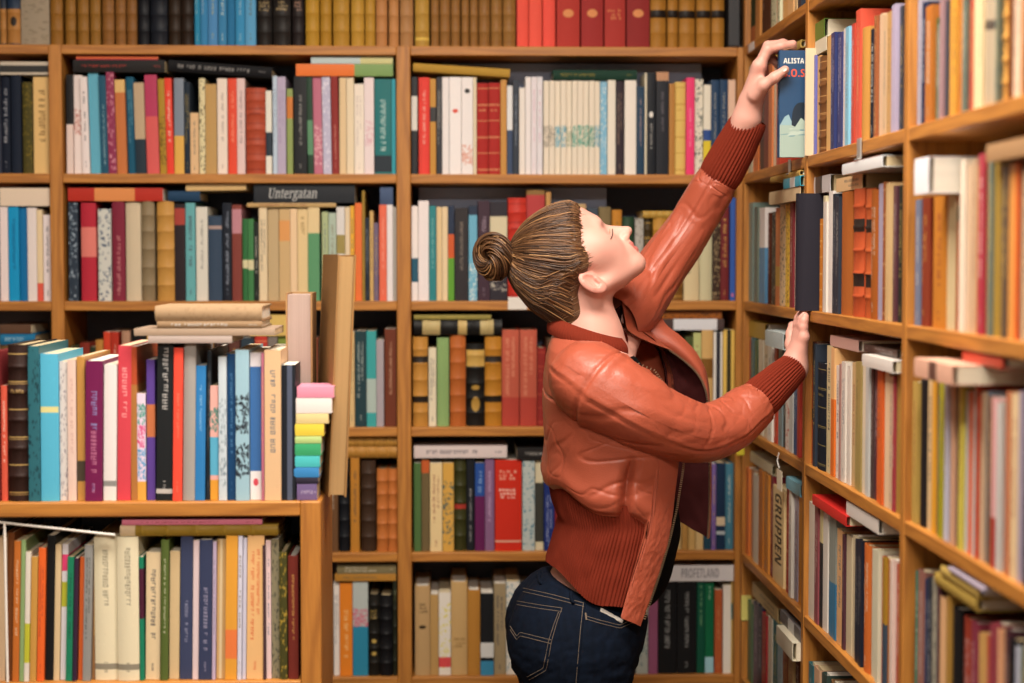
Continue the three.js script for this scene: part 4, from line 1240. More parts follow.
const noiseBump = texOf(canvasOf(256, 256, (g, w, h) => { const im = g.createImageData(w, h); for (let y = 0; y < h; y++) for (let x = 0; x < w; x++) { const e = (a, b, s) => noise3(a * s, b * s, 4.2); let v = 128 + 60 * e(x, y, .22) + 50 * e(x, y, .5); v = clamp(v, 0, 255); const i = (y * w + x) * 4; im.data[i] = im.data[i + 1] = im.data[i + 2] = v; im.data[i + 3] = 255; } g.putImageData(im, 0, 0); }), false, true);
const denimTex = texOf(canvasOf(256, 256, (g, w, h) => { const im = g.createImageData(w, h), r = rngOf(5); for (let y = 0; y < h; y++) for (let x = 0; x < w; x++) { const tw = ((x + y) % 4) / 3, v = .82 + .18 * tw + (r() - .5) * .16 + noise3(x * .04, y * .015, 2) * .12; const i = (y * w + x) * 4; im.data[i] = clamp(13 * v, 0, 255); im.data[i + 1] = clamp(22 * v, 0, 255); im.data[i + 2] = clamp(37 * v, 0, 255); im.data[i + 3] = 255; } g.putImageData(im, 0, 0); }), true, true);
const PM = {
  skin: new THREE.MeshPhysicalMaterial({ vertexColors: true, roughness: .5, sheen: .15, sheenColor: new THREE.Color('#ffd0c0') }),
  leather: new THREE.MeshPhysicalMaterial({ color: '#a8523b', roughness: .4, clearcoat: .12, clearcoatRoughness: .4, bumpMap: noiseBump, bumpScale: .0004 }),
  lining: new THREE.MeshPhysicalMaterial({ color: '#330f0f', roughness: .85, specularIntensity: .25 }),
  knit: new THREE.MeshPhysicalMaterial({ color: '#722a1b', roughness: .95, specularIntensity: .2 }),
  black: new THREE.MeshPhysicalMaterial({ color: '#0b0b0d', roughness: .95, specularIntensity: .15 }),
  denim: new THREE.MeshPhysicalMaterial({ map: denimTex, roughness: .9, specularIntensity: .2 }),
  thread: new THREE.MeshStandardMaterial({ color: '#6c5e50', roughness: .8 }),
  zip: new THREE.MeshStandardMaterial({ color: '#a08a70', roughness: .35, metalness: .8 }),
  hair: new THREE.MeshStandardMaterial({ vertexColors: true, roughness: .42 }),
  lash: new THREE.MeshStandardMaterial({ color: '#432c22', roughness: .7 }),
  brow: new THREE.MeshStandardMaterial({ color: '#b07f64', roughness: .8 }),
  eye: new THREE.MeshStandardMaterial({ color: '#d8d2cc', roughness: .15 }),
  shoe: new THREE.MeshStandardMaterial({ color: '#1c1a1a', roughness: .5 }),
};
const woman = thing('person', 'woman in a rust leather jacket and dark jeans reaching up to the side bookcase', 'person');

// ---- head frame: f forward, u up, w towards her right side
const HC = at(567, 262, 3.4), HF = V(.68, .733, 0).normalize(), HU = V(-.733, .68, 0).normalize();
const hp = (f, u, w) => V(HC.x + HF.x * f + HU.x * u, HC.y + HF.y * f + HU.y * u, HC.z + w);
const loc = (x, y, z) => { const a = x - HC.x, b = y - HC.y; return [a * HF.x + b * HF.y, a * HU.x + b * HU.y, z - HC.z]; };
const lc = (f, u, w) => V(f, u, w);
const headParts = (() => {
  const k = [];
  k.push([ell(lc(-.004, .03, 0), .093, .072, .073), .02], [ell(lc(.05, .03, 0), .047, .05, .056), .02]);          // cranium, forehead
  k.push([ell(lc(.045, -.03, 0), .05, .068, .055), .02], [ell(lc(.05, -.068, 0), .046, .046, .046), .02]);
  k.push([cap(lc(.088, -.0975, -.007), lc(.088, -.0975, .007), .0175, .0175), .016]);                                // chin
  for (const s of [-1, 1]) { k.push([cap(lc(.08, -.095, s * .014), lc(.006, -.074, s * .05), .0175, .015), .018]); k.push([ell(lc(.062, -.036, s * .028), .028, .032, .026), .03]); k.push([cap(lc(.012, -.014, s * .054), lc(.056, -.02, s * .043), .016, .014), .035]); }
  k.push([ell(lc(.024, -.006, 0), .058, .06, .0645), .03]);
  k.push([cap(lc(.0885, .012, -.024), lc(.0885, .012, .024), .0105, .0105), .02]);                                   // brow
  k.push([cap(lc(.0885, -.004, 0), lc(.1225, -.0445, 0), .0078, .0088), .01]);                                       // nose
  k.push([cap(lc(.082, -.012, 0), lc(.104, -.0465, 0), .0115, .0125), .012]);
  for (const s of [-1, 1]) k.push([ell(lc(.1085, -.0495, s * .0105), .0105, .0075, .0075), .006]);
  k.push([ell(lc(.094, -.07, 0), .0155, .022, .027), .012]);                                                         // mouth mound
  k.push([cap(lc(.1065, -.0665, -.012), lc(.1065, -.0665, .012), .0058, .0058), .006], [cap(lc(.105, -.0785, -.011), lc(.105, -.0785, .011), .0062, .0062), .006]);
  return k;
})();
const eyeC = [-1, 1].map((s) => lc(.0795, -.0125, s * .032));
const earF = (() => { const o = ell(lc(0, 0, 0), .0185, .031, .0075), i = ell(lc(.003, .002, .006), .0105, .019, .006), lobe = ell(lc(.003, -.024, -.001), .010, .010, .006); const ridge = cap(lc(-.006, .014, .003), lc(-.0055, -.012, .003), .0028, .003), tragus = cap(lc(.0125, -.004, .001), lc(.011, -.012, .002), .004, .0035); return (f, u, w) => smin(smin(smax(smin(o(f, u, w), lobe(f, u, w), .008), -i(f, u, w), .004), ridge(f, u, w), .004), tragus(f, u, w), .004); })();
function headLocal(f, u, w) {
  let d = 9; for (const [q, k] of headParts) d = smin(d, q(f, u, w), k);
  const aw = Math.abs(w);
  d = smax(d, -(Math.hypot(f - .103, u + .0125, (aw - .034) * .8) - .0115), .012);                                   // eye hollow
  for (const e of eyeC) d = smin(d, Math.hypot(f - e.x, u - e.y, w - e.z) - .0125, .006);                            // lid over the eyeball
  d = smax(d, -(Math.hypot(f - .1125, u + .0725, Math.max(aw - .017, 0)) - .0018), .003);                            // mouth line
  d = smax(d, -(Math.hypot(f - .114, u + .0555, aw - .0075) - .003), .003);                                         // nostrils
  const c = .17, s2 = -.98; const ef = f - .0, eu = u + .0565, ew = aw - .0735 + ef * .45;                           // ear, flared a little
  d = smin(d, earF((ef * .97 + eu * .2) * 1.12, (eu * .97 - ef * .2) * 1.12, ew), .005);
  return d;
}
const headField = (x, y, z) => { const [f, u, w] = loc(x, y, z); return headLocal(f, u, w); };
// ---- body fields
const zc = -3.4;
const J = { pelvis: at(578, 632, 3.4), waist: at(624, 528, 3.4), chest: at(612, 442, 3.4), upper: at(602, 388, 3.4), neck: at(592, 340, 3.4), skull: hp(-.012, -.05, 0),
  shR: at(598, 384, 3.24), elR: at(706, 441, 3.29), wrR: at(793, 369, 3.393), shL: at(632, 306, 3.55), elL: at(692, 224, 3.61), wrL: at(747, 118, 3.535) };
const torsoField = union(.06, flatZ(cap(J.pelvis, J.waist, .1, .087), zc, 1.35), flatZ(cap(J.waist, J.chest, .087, .098), zc, 1.35), flatZ(cap(J.chest, J.upper, .098, .082), zc, 1.45));
const legs = [-1, 1].map((s) => { const z = zc + s * .088; return union(.05, cap(V(.236, .87, z), V(.25, .48, z + s * .005), .088, .056), cap(V(.25, .48, z + s * .005), V(.215, .1, z + s * .01), .054, .037), cap(V(.2, .035, z + s * .01), V(.37, .03, z + s * .03), .034, .026)); });
const armsF = union(.02, cap(J.upper.clone().add(V(0, .02, .08)), J.shR, .05, .05), cap(J.shR, J.elR, .042, .028), cap(J.elR, J.wrR, .026, .022), cap(J.upper.clone().add(V(.02, .05, -.06)), J.shL, .045, .04), cap(J.shL, J.elL, .038, .028), cap(J.elL, J.wrL, .027, .0225));
const neckF = union(.03, cap(J.upper, J.neck, .062, .056), cap(J.neck, J.skull, .054, .05));
const bodyField = union(.03, torsoField, legs[0], legs[1], armsF, neckF);
// ---- hands
function hand(wr, pts) { let fs = [], k = .012; for (const q of pts) fs.push(cap(q[0], q[1], q[2], q[3])); return (x, y, z) => { let d = 9; for (let i = 0; i < fs.length; i++) d = smin(d, fs[i](x, y, z), pts[i][4] ?? k); return d; }; }
const chain = (r, list, k) => list.slice(1).map((p, i) => [list[i], p, r[i], r[i + 1], k]);
const palm = (a, b, r1, r2) => [a, b, r1, r2, .014];
const mixV = (a, b, t) => a.clone().lerp(b, t);
// left hand: index and the other fingers over the top of the pulled book, thumb on its cover
const LH = (() => {
  const w = J.wrL, mI = at(759.5, 66, 3.492), mM = at(759.5, 65, 3.51), mR = at(758.5, 67, 3.527), mP = at(757.5, 71, 3.542), P = [];
  P.push(palm(w, mI, .021, .0125), palm(w, mM, .021, .0125), palm(w, mR, .02, .012), palm(w, mP, .019, .011), [mI, mP, .011, .0105, .012]);
  P.push(palm(w.clone().lerp(mI, .3), at(764, 84, 3.482), .02, .0125));
  P.push(...chain([.0108, .0098, .0088, .0078], [mI, at(768, 49.5, 3.488), at(782, 46, 3.489), at(793, 44, 3.491)], .005));
  P.push(...chain([.0108, .0098, .0088, .0078], [mM, at(768, 46, 3.508), at(783, 43.5, 3.507), at(793, 47, 3.507)], .004));
  P.push(...chain([.0102, .0094, .0085, .0075], [mR, at(767, 50, 3.528), at(780, 50, 3.525), at(786, 57, 3.522)], .004));
  P.push(...chain([.0094, .0085, .0077, .0068], [mP, at(765, 58, 3.543), at(774, 60, 3.54), at(779, 67, 3.536)], .004));
  P.push(...chain([.0145, .0115, .0102, .0085], [at(755, 95, 3.495), at(764, 85, 3.474), at(774.5, 77.5, 3.4625), at(785, 70, 3.4605)], .006));
  return hand(w, P);
})();
// right hand: palm against the shelf edge, fingers up along the spines
const RHm = [0, 1, 2, 3].map((i) => V(.6765 - Math.abs(i - 1.4) * .0008, 1.452 + [.0, .002, .001, -.003][i], -3.428 + i * .0172));
const RHand = (() => {
  const w = J.wrR, P = [];
  RHm.forEach((m, i) => P.push(palm(w, m, .0195, i === 3 ? .0088 : .0106)));
  P.push([RHm[0], RHm[3], .0105, .0085, .01]);
  [.0385, .0385, .0385, .0395].forEach((L, i) => { const m = RHm[i]; P.push(...chain([.0106, .0097, .0088, .0076].map((q) => q * (i === 3 ? .88 : 1)), [m, m.clone().add(V(-.001, L * .5, 0)), m.clone().add(V(.0005, L * .8, 0)), m.clone().add(V(.003, L, 0))], .004)); });
  P.push(...chain([.0145, .0112, .0098, .0082], [w.clone().add(V(.005, .02, -.012)), V(.664, 1.432, -3.446), V(.667, 1.452, -3.46), V(.671, 1.468, -3.468)], .006));
  return hand(w, P);
})();
// ---- body mesh
{
  const neckHead = (x, y, z) => smin(headField(x, y, z), neckF(x, y, z), .025);
  const gHead = netMesh((x, y, z) => smax(neckHead(x, y, z), 1.452 - y, .001), V(.07, 1.44, zc - .1), V(.4, 1.74, zc + .1), .0026);
  const cut = (c, n) => (x, y, z) => (x - c.x) * n.x + (y - c.y) * n.y + (z - c.z) * n.z;
  const nL = mixV(J.elL, J.wrL, 0).sub(J.wrL).normalize(), nR = J.elR.clone().sub(J.wrR).normalize();
  const cL = cut(J.wrL.clone().addScaledVector(nL, .05), nL), cR = cut(J.wrR.clone().addScaledVector(nR, .05), nR);
  const lf = (x, y, z) => smax(smin(LH(x, y, z), cap(J.elL, J.wrL, .027, .0225)(x, y, z), .02), cL(x, y, z), .001), rf = (x, y, z) => smax(smin(RHand(x, y, z), cap(J.elR, J.wrR, .026, .022)(x, y, z), .02), cR(x, y, z), .001);
  const gL = netMesh(lf, V(.5, 1.8, -3.6), V(.71, 2.04, -3.44), .0024), gR = netMesh(rf, V(.58, 1.33, -3.51), V(.71, 1.57, -3.33), .0024);
  const gB = netMesh(bodyField, V(.05, -.02, -3.72), V(.72, 1.93, -3.12), .012);
  const base = new THREE.Color('#d6a191'), pink = new THREE.Color('#cc8476'), lip = new THREE.Color('#b4645c'), blush = new THREE.Color('#cb8c7e'), tmp = new THREE.Color();
  const colAt = (x, y, z) => {
    const [f, u, w] = loc(x, y, z); tmp.copy(base);
    const m = noise3(x * 60, y * 60, z * 60) * .5 + .5; tmp.lerp(blush, .25 * m);
    if (Math.hypot(f - .06, u + .035, Math.abs(w) - .05) < .035) tmp.lerp(blush, .55 * (1 - Math.hypot(f - .06, u + .035, Math.abs(w) - .05) / .035));
    if (u < -.0605 && u > -.0845 && Math.abs(w) < .021 && f > .1075 - Math.abs(w) * .12) tmp.copy(lip);
    if (Math.hypot(f, u + .056) < .036 && Math.abs(w) > .066) tmp.lerp(pink, .5);
    if (y > 1.96 && x > .6 || (x > .6 && y > 1.4 && y < 1.56)) tmp.lerp(pink, .2);
    return tmp;
  };
  const gs = [gB, gHead, gL, gR].map((g) => paintVerts(g, colAt));
  mesh('body', mergeGeometries(gs), PM.skin, woman);
  const face = (n, pts, r, m) => mesh(n, new THREE.TubeGeometry(new THREE.CatmullRomCurve3(pts), 16, r, 5), m, woman);
  for (const s of [-1, 1]) {
    const on = (px, py, lift = 0) => { let d = 3.2; for (let i = 0; i < 400; i++) { const p = at(px, py, d), q = headField(p.x, p.y, p.z); if (q < .0003) { p.z += lift; return s > 0 ? p : V(p.x, p.y, 2 * zc - p.z); } d += Math.max(.0006, q * .6); } return null; };
    const trace = (n, pts, r, m) => { const P = pts.map(([x, y]) => on(x, y, r * .3)).filter(Boolean); if (P.length > 2) face(n, P, r, m); };
    trace('eyelashes', [[611.2, 224.5], [612.3, 229], [612.6, 233], [611.8, 237], [610.5, 239.5]], .001, PM.lash);
    trace('eyelid_crease', [[609, 224], [609.8, 229], [609.6, 233], [608.6, 237]], .0007, PM.brow);
    trace('eyebrow', [[604.5, 216], [603.2, 221], [601, 227], [598, 232]], .0014, PM.brow);
    const nail = (c, nrm, dir, sc) => { const g = new THREE.SphereGeometry(1, 12, 8); const x = dir.clone().normalize(), z = nrm.clone().addScaledVector(x, -nrm.dot(x)).normalize(), y = z.clone().cross(x); g.applyMatrix4(new THREE.Matrix4().makeBasis(x.multiplyScalar(.006 * sc), y.multiplyScalar(.0048 * sc), z.multiplyScalar(.0012)).setPosition(c)); return g; };
    if (s > 0) mesh('thumbnail', nail(at(784.3, 69.6, 3.4535), V(-.25, .55, .8), at(785, 70, 3.46).sub(at(774.5, 77.5, 3.4625)), 1), new THREE.MeshStandardMaterial({ color: '#e8b8a8', roughness: .25 }), woman);
  }
}
// ---- hair: a cap over the skull and combed strands gathered into a bun
{
  const hair = new THREE.Group(); hair.name = 'hair'; woman.add(hair);
  const sk1 = ell(lc(-.004, .03, 0), .093, .072, .073), sk2 = ell(lc(.05, .03, 0), .047, .05, .056), skull = (f, u, w) => { let d = 9; for (const [q, k] of headParts) d = smin(d, q(f, u, w), k); return d; };
  const nape = cap(lc(-.055, -.02, 0), lc(-.052, -.085, 0), .05, .045);
  const line = [[-.105, -.052], [-.09, -.046], [-.055, -.022], [-.046, -.006], [-.037, .016], [-.03, .028], [-.02, .034], [-.008, .037], [.004, .041], [.016, .056], [.026, .068], [.04, .078], [.052, .094], [.062, .106], [.08, .16], [.2, .2]];
  const hairline = (u) => interp(line, u)[0];
  const shell = (f, u, w) => { let d = smin(skull(f, u, w), nape(f, u, w), .03) - .0065 * sstep(-.002, .026, hairline(u) - f); d = smax(d, f - hairline(u) + .006 + .003 * noise3(u * 160, w * 120, 3), .004); return smax(d, -.1 - u, .006); };
  const dark = new THREE.Color('#2e1d12'), mid = new THREE.Color('#5a3c26'), gold = new THREE.Color('#a0744a'), pale = new THREE.Color('#bb9464');
  const field = (x, y, z) => { const [f, u, w] = loc(x, y, z); return shell(f, u, w); };
  const gCap = paintVerts(netMesh(field, V(.07, 1.44, zc - .1), V(.36, 1.76, zc + .1), .0035), () => mid); gCap.deleteAttribute('uv');
  const r = rngOf(91), K = [-.064, .099, 0], out = [];
  const hull = (f, u, w) => smin(skull(f, u, w), nape(f, u, w), .03) - .0068 * sstep(-.002, .026, hairline(u) - f);
  const surf = (f, u, w, o) => { // push a point out to the hair surface, away from the middle of the head
    const c = u < 0 ? [-.03, Math.max(u, -.07), 0] : [-.004, .02, 0], d = [f - c[0], u - c[1], w - c[2]], L = Math.hypot(...d) || 1; let t = .13; for (let i = 0; i < 26; i++) t -= (hull(c[0] + d[0] / L * t, c[1] + d[1] / L * t, c[2] + d[2] / L * t) - o) * .7; return [c[0] + d[0] / L * t, c[1] + d[1] / L * t, c[2] + d[2] / L * t]; };
  const strand = (pts, rad, col, ns = 14) => { const c = new THREE.CatmullRomCurve3(pts.map((q) => hp(...q))), g = new THREE.TubeGeometry(c, ns, rad, 4); g.deleteAttribute('uv'); paintVerts(g, () => col); out.push(g); };
  const pick = () => { const q = r(), c = new THREE.Color(); return q < .5 ? c.copy(dark).lerp(mid, r()) : q < .88 ? c.copy(mid).lerp(gold, r() * .5) : c.copy(gold).lerp(pale, r() * .5); };
  for (let i = 0; i < 1900; i++) {
    // root: on the hairline or somewhere on the scalp
    let f, u, w; const side = r() < .5 ? -1 : 1;
    if (r() < .55) { const q = r(); u = lerp(-.097, .062, q); f = Math.min(hairline(u), .1) - .003 - r() * .006; w = side * (u > .045 ? r() * .06 : u > .02 ? .03 + r() * .035 : u > -.05 ? .066 : r() * .05); if (u > .05) f = .096; }
    else { const a = r() * 6.28, b = Math.acos(lerp(-.9, 1, r())); f = -.02 + .1 * Math.cos(a) * Math.sin(b); w = .08 * Math.sin(a) * Math.sin(b); u = .0 + .1 * Math.cos(b); if (f > hairline(u) - .006) continue; }
    const o = r() * .0035, A = surf(f, u, w, -.001); if (A[0] > hairline(A[1]) + .003 || A[1] < -.097) continue;
    const pts = [], n = 7, jig = (r() - .5) * .012;
    for (let k = 0; k <= n; k++) { const t = k / n, s = Math.pow(t, .95), q = [lerp(A[0], K[0], s), lerp(A[1], K[1], s) + Math.sin(t * 3.14) * jig, lerp(A[2], K[2] + (r() - .5) * .01, s) * (1 + .25 * Math.sin(t * 3.14)) ]; pts.push(surf(q[0], q[1], q[2], o * Math.sin(t * 3.14) + (k === 0 ? -.002 : .0002))); }
    strand(pts, .0005 + r() * .0007, pick());
  }
  // fine baby hair along the hairline
  const fuzz = new THREE.Color('#a67f5e');
  for (let i = 0; i < 170; i++) { const u = lerp(-.09, .066, r()), side = r() < .5 ? -1 : 1, f0 = Math.min(hairline(u), .1) + .002 + r() * .007, w = side * (u > .045 ? r() * .055 : u > .02 ? .03 + r() * .035 : u > -.05 ? .066 : .02 + r() * .035), L = .022 + r() * .02, pts = []; for (let k = 0; k < 4; k++) { const t = k / 3; pts.push(surf(f0 - L * t, u + .012 * t, w, -.0006 + .0016 * t)); } strand(pts, .00025 + r() * .0002, pick().lerp(fuzz, .35), 6); }
  // wisps at the brow, the temple and the neck
  for (let i = 0; i < 26; i++) { const t = r(), A = surf(.098 - t * .02, .06 + r() * .03, (r() - .5) * .08, 0), B = [A[0] - .01 - r() * .02, A[1] + .006 + r() * .01, A[2]], C = [A[0] - .04 - r() * .02, A[1] + .016 + r() * .012, A[2] * .9]; strand([A, B, C].map((q, k) => k ? q : q), .0004, pick().lerp(pale, .3), 8); }
  for (let i = 0; i < 0; i++) { const w = .064 + r() * .006, A = surf(.03 - r() * .06, -.035 - r() * .03, w, 0); strand([A, [A[0] - .004 + r() * .01, A[1] - .012, w + .002], [A[0] - .012 + r() * .02, A[1] - .022 - r() * .012, w - .004]], .0004, pick(), 8); }
  // bun: coils around an axis that points up and back
  const bc = [-.088, .1085, .008], e1 = [.5, .866, 0], ax = [-.66, .38, .65], e2 = [-.563, .325, -.76];
  for (let i = 0; i < 240; i++) {
    const a0 = r() * 6.28, tube = .0035 + Math.sqrt(r()) * .0185, th0 = r() * 6.28, span = 1.6 + r() * 3.2, R = .0225 + (r() - .5) * .006, pts = [];
    for (let k = 0; k <= 9; k++) { const a = a0 + span * k / 9, th = th0 + k * .28, rr = R + tube * Math.cos(th) * 1.05, h = tube * Math.sin(th) * 1.1; pts.push([0, 1, 2].map((q) => bc[q] + ax[q] * h + e1[q] * Math.cos(a) * rr + e2[q] * Math.sin(a) * rr)); }
    strand(pts, .0012 + r() * .001, pick(), 18);
  }
  for (let i = 0; i < 36; i++) { // loop at the knot
    const pts = [], s = (r() - .5) * .012, R = .0095 + r() * .004; for (let k = 0; k <= 9; k++) { const a = -.6 + 5.4 * k / 9; pts.push([-.066 + Math.cos(a) * R * 1.1 + s * .3, .122 + Math.sin(a) * R * 1.25, .02 + s + Math.sin(a * 2) * .003]); } strand(pts, .0009, pick(), 16);
  }
  for (let i = 0; i < 40; i++) { const a = [-.1 + r() * .03, .085 + r() * .04, .024 + r() * .008], b = [-.06 + r() * .012, .076 + r() * .01, .03 + r() * .006]; strand([a, [(a[0] + b[0]) / 2, (a[1] + b[1]) / 2 + .004, .034], b], .0009, pick(), 8); }
  const core = new THREE.TorusGeometry(.0225, .0185, 14, 28); core.deleteAttribute('uv'); const bx = HF.clone().multiplyScalar(e1[0]).addScaledVector(HU, e1[1]), bz = HF.clone().multiplyScalar(ax[0]).addScaledVector(HU, ax[1]).add(V(0, 0, ax[2])), by = bz.clone().cross(bx);
  core.applyMatrix4(new THREE.Matrix4().makeBasis(bx.normalize(), by.normalize(), bz.normalize()).setPosition(hp(...bc))); paintVerts(core, () => mid);
  const all = [gCap, ...out, core].map((g) => { const q = g.index ? g.toNonIndexed() : g; return q; });
  mesh('combed_hair', mergeGeometries(all.slice(0, 1).concat(all.slice(1, -1 - 316))), PM.hair, hair);
  mesh('bun', mergeGeometries(all.slice(-1 - 316)), PM.hair, hair);
}
// ---- black top and jeans
{
  const topF = (x, y, z) => smax(smax(smin(torsoField(x, y, z), ell(at(626, 566, 3.4), .078, .075, .11)(x, y, z), .03) - .006, y - (1.425 - Math.abs(z - zc) * .1), .02), lerp(1.04, .935, sstep(.2, .31, x)) - y, .01);
  mesh('black_top', netMesh(topF, V(.08, .86, -3.66), V(.52, 1.45, -3.14), .008), PM.black, woman);
}
const P0 = at(537, 567, 3.4), P1 = at(648, 612, 3.4);
const jeansField = (() => {
  const hip = union(.045, ell(V(.24, .89, zc), .112, .125, .165), ...[-1, 1].map((s) => ell(at(553, 631, 3.4).add(V(0, 0, s * .073)), .087, .098, .088)), ell(at(603, 618, 3.4), .083, .10, .125), ...[-1, 1].map((s) => cap(V(.238, .86, zc + s * .085), V(.25, .48, zc + s * .095), .104, .07)));
  const low = union(.03, ...[-1, 1].map((s) => cap(V(.25, .48, zc + s * .095), V(.218, .1, zc + s * .1), .069, .056)));
  const nx = -(P1.y - P0.y), ny = P1.x - P0.x, L = Math.hypot(nx, ny);
  return (x, y, z) => { let d = smin(hip(x, y, z), low(x, y, z), .03); d += .0022 * noise3(x * 22, y * 60, z * 22) * sstep(.95, .8, y) + .0012 * noise3(x * 70, y * 90, z * 40); d = smax(d, ((x - P0.x) * nx + (y - P0.y) * ny) / L, .004); return smax(d, .07 - y, .004); };
})();
function castTo(field, px, py, near = 3.0, far = 3.6) { let d = near; for (let i = 0; i < 220 && d < far; i++) { const p = at(px, py, d), q = field(p.x, p.y, p.z); if (q < .0004) return p; d += Math.max(.0008, q * .6); } return null; }
{
  const jeans = mesh('jeans', netMesh(jeansField, V(.05, .06, -3.62), V(.42, 1.06, -3.18), .0075), PM.denim, woman);
  const seam = (name, pts, rad = .0006, m = PM.thread) => { const c = new THREE.CatmullRomCurve3(pts.map(([x, y]) => V(x, y, 0)), false, 'catmullrom', .1), n = 30, P = []; for (let i = 0; i <= n; i++) { const q = c.getPoint(i / n), h = castTo(jeansField, q.x, q.y); if (h) P.push(h); } if (P.length > 3) mesh(name, new THREE.TubeGeometry(new THREE.CatmullRomCurve3(P), 48, rad, 5), m, jeans); };
  const dbl = (n, p) => { seam(n, p); seam(n, p.map(([x, y]) => [x, y + 3.6])); };
  dbl('yoke_seam', [[523, 588], [550, 594], [584, 603]]);
  dbl('pocket_seam', [[517, 601], [540, 605], [562, 608]]);
  seam('pocket_seam', [[562, 608], [557, 622], [551.6, 641], [546, 670], [529, 680]]); seam('pocket_seam', [[558.5, 612], [554, 624], [548.6, 641], [543, 668], [527, 677]]);
  dbl('pocket_seam', [[510, 626], [516.6, 636], [520.5, 632.5], [551, 640]]);
  seam('side_seam', [[585, 603], [582, 630], [577, 690]], .0014, PM.denim); seam('side_seam', [[583.4, 603], [580.4, 630], [575.4, 690]], .0006);
  seam('pocket_edge', [[586, 616], [601, 620.5], [620, 625], [633, 619]]); seam('pocket_edge', [[586, 619], [601, 623.5], [620, 628], [634, 622]]);
  seam('pocket_tack', [[585.5, 613], [586, 616], [586.4, 620]], .002);
  // waistband and belt loops follow the slanted top edge
  for (const [x, y] of [[539, 570], [571, 590], [612, 603]]) { const a = castTo(jeansField, x, y + 3), b = castTo(jeansField, x + 3, y + 14); if (a && b) mesh('belt_loop', sweep([{ p: a, r: .006 }, { p: mixV(a, b, .5).add(V(-.002, 0, .003)), r: .006 }, { p: b, r: .006 }], 6, 8, (t, p, q) => q * (.35 + .65 * Math.abs(Math.cos(p))), { caps: true }), PM.denim, jeans); }
  // flat white-edged phone in the front pocket
  const ph = thing('mobile_phone', 'slim white-edged phone tucked into the front pocket of the jeans', 'phone'); const a = castTo(jeansField, 601, 611), b = castTo(jeansField, 622, 622);
  if (a && b) { const body = mesh('phone_body', new RoundedBoxGeometry(.05, .008, .007, 2, .0025), M.white, ph); body.position.copy(mixV(a, b, .5)).add(V(0, .0015, -.0012)); body.rotation.z = Math.atan2(b.y - a.y, b.x - a.x); body.rotation.y = -Math.atan2(b.z - a.z, b.x - a.x) * .9; const s = mesh('screen', new RoundedBoxGeometry(.046, .008, .002, 1, .0008), new THREE.MeshStandardMaterial({ color: '#2a2c34', roughness: .2 }), ph); s.position.copy(body.position).add(V(-.001, .004, -.005)); s.rotation.copy(body.rotation); }
  for (const s of [-1, 1]) { const z = zc + s * .1; mesh('shoe', netMesh((x, y, q) => smax(union(.03, cap(V(.19, .04, z), V(.3, .038, z + s * .012), .043, .041), cap(V(.3, .038, z + s * .012), V(.375, .026, z + s * .02), .04, .026), cap(V(.2, .05, z), V(.21, .1, z), .045, .046))(x, y, q), .001 - y, .002), V(.1, -.01, z - .09), V(.45, .16, z + .09), .007), PM.shoe, woman); }
}
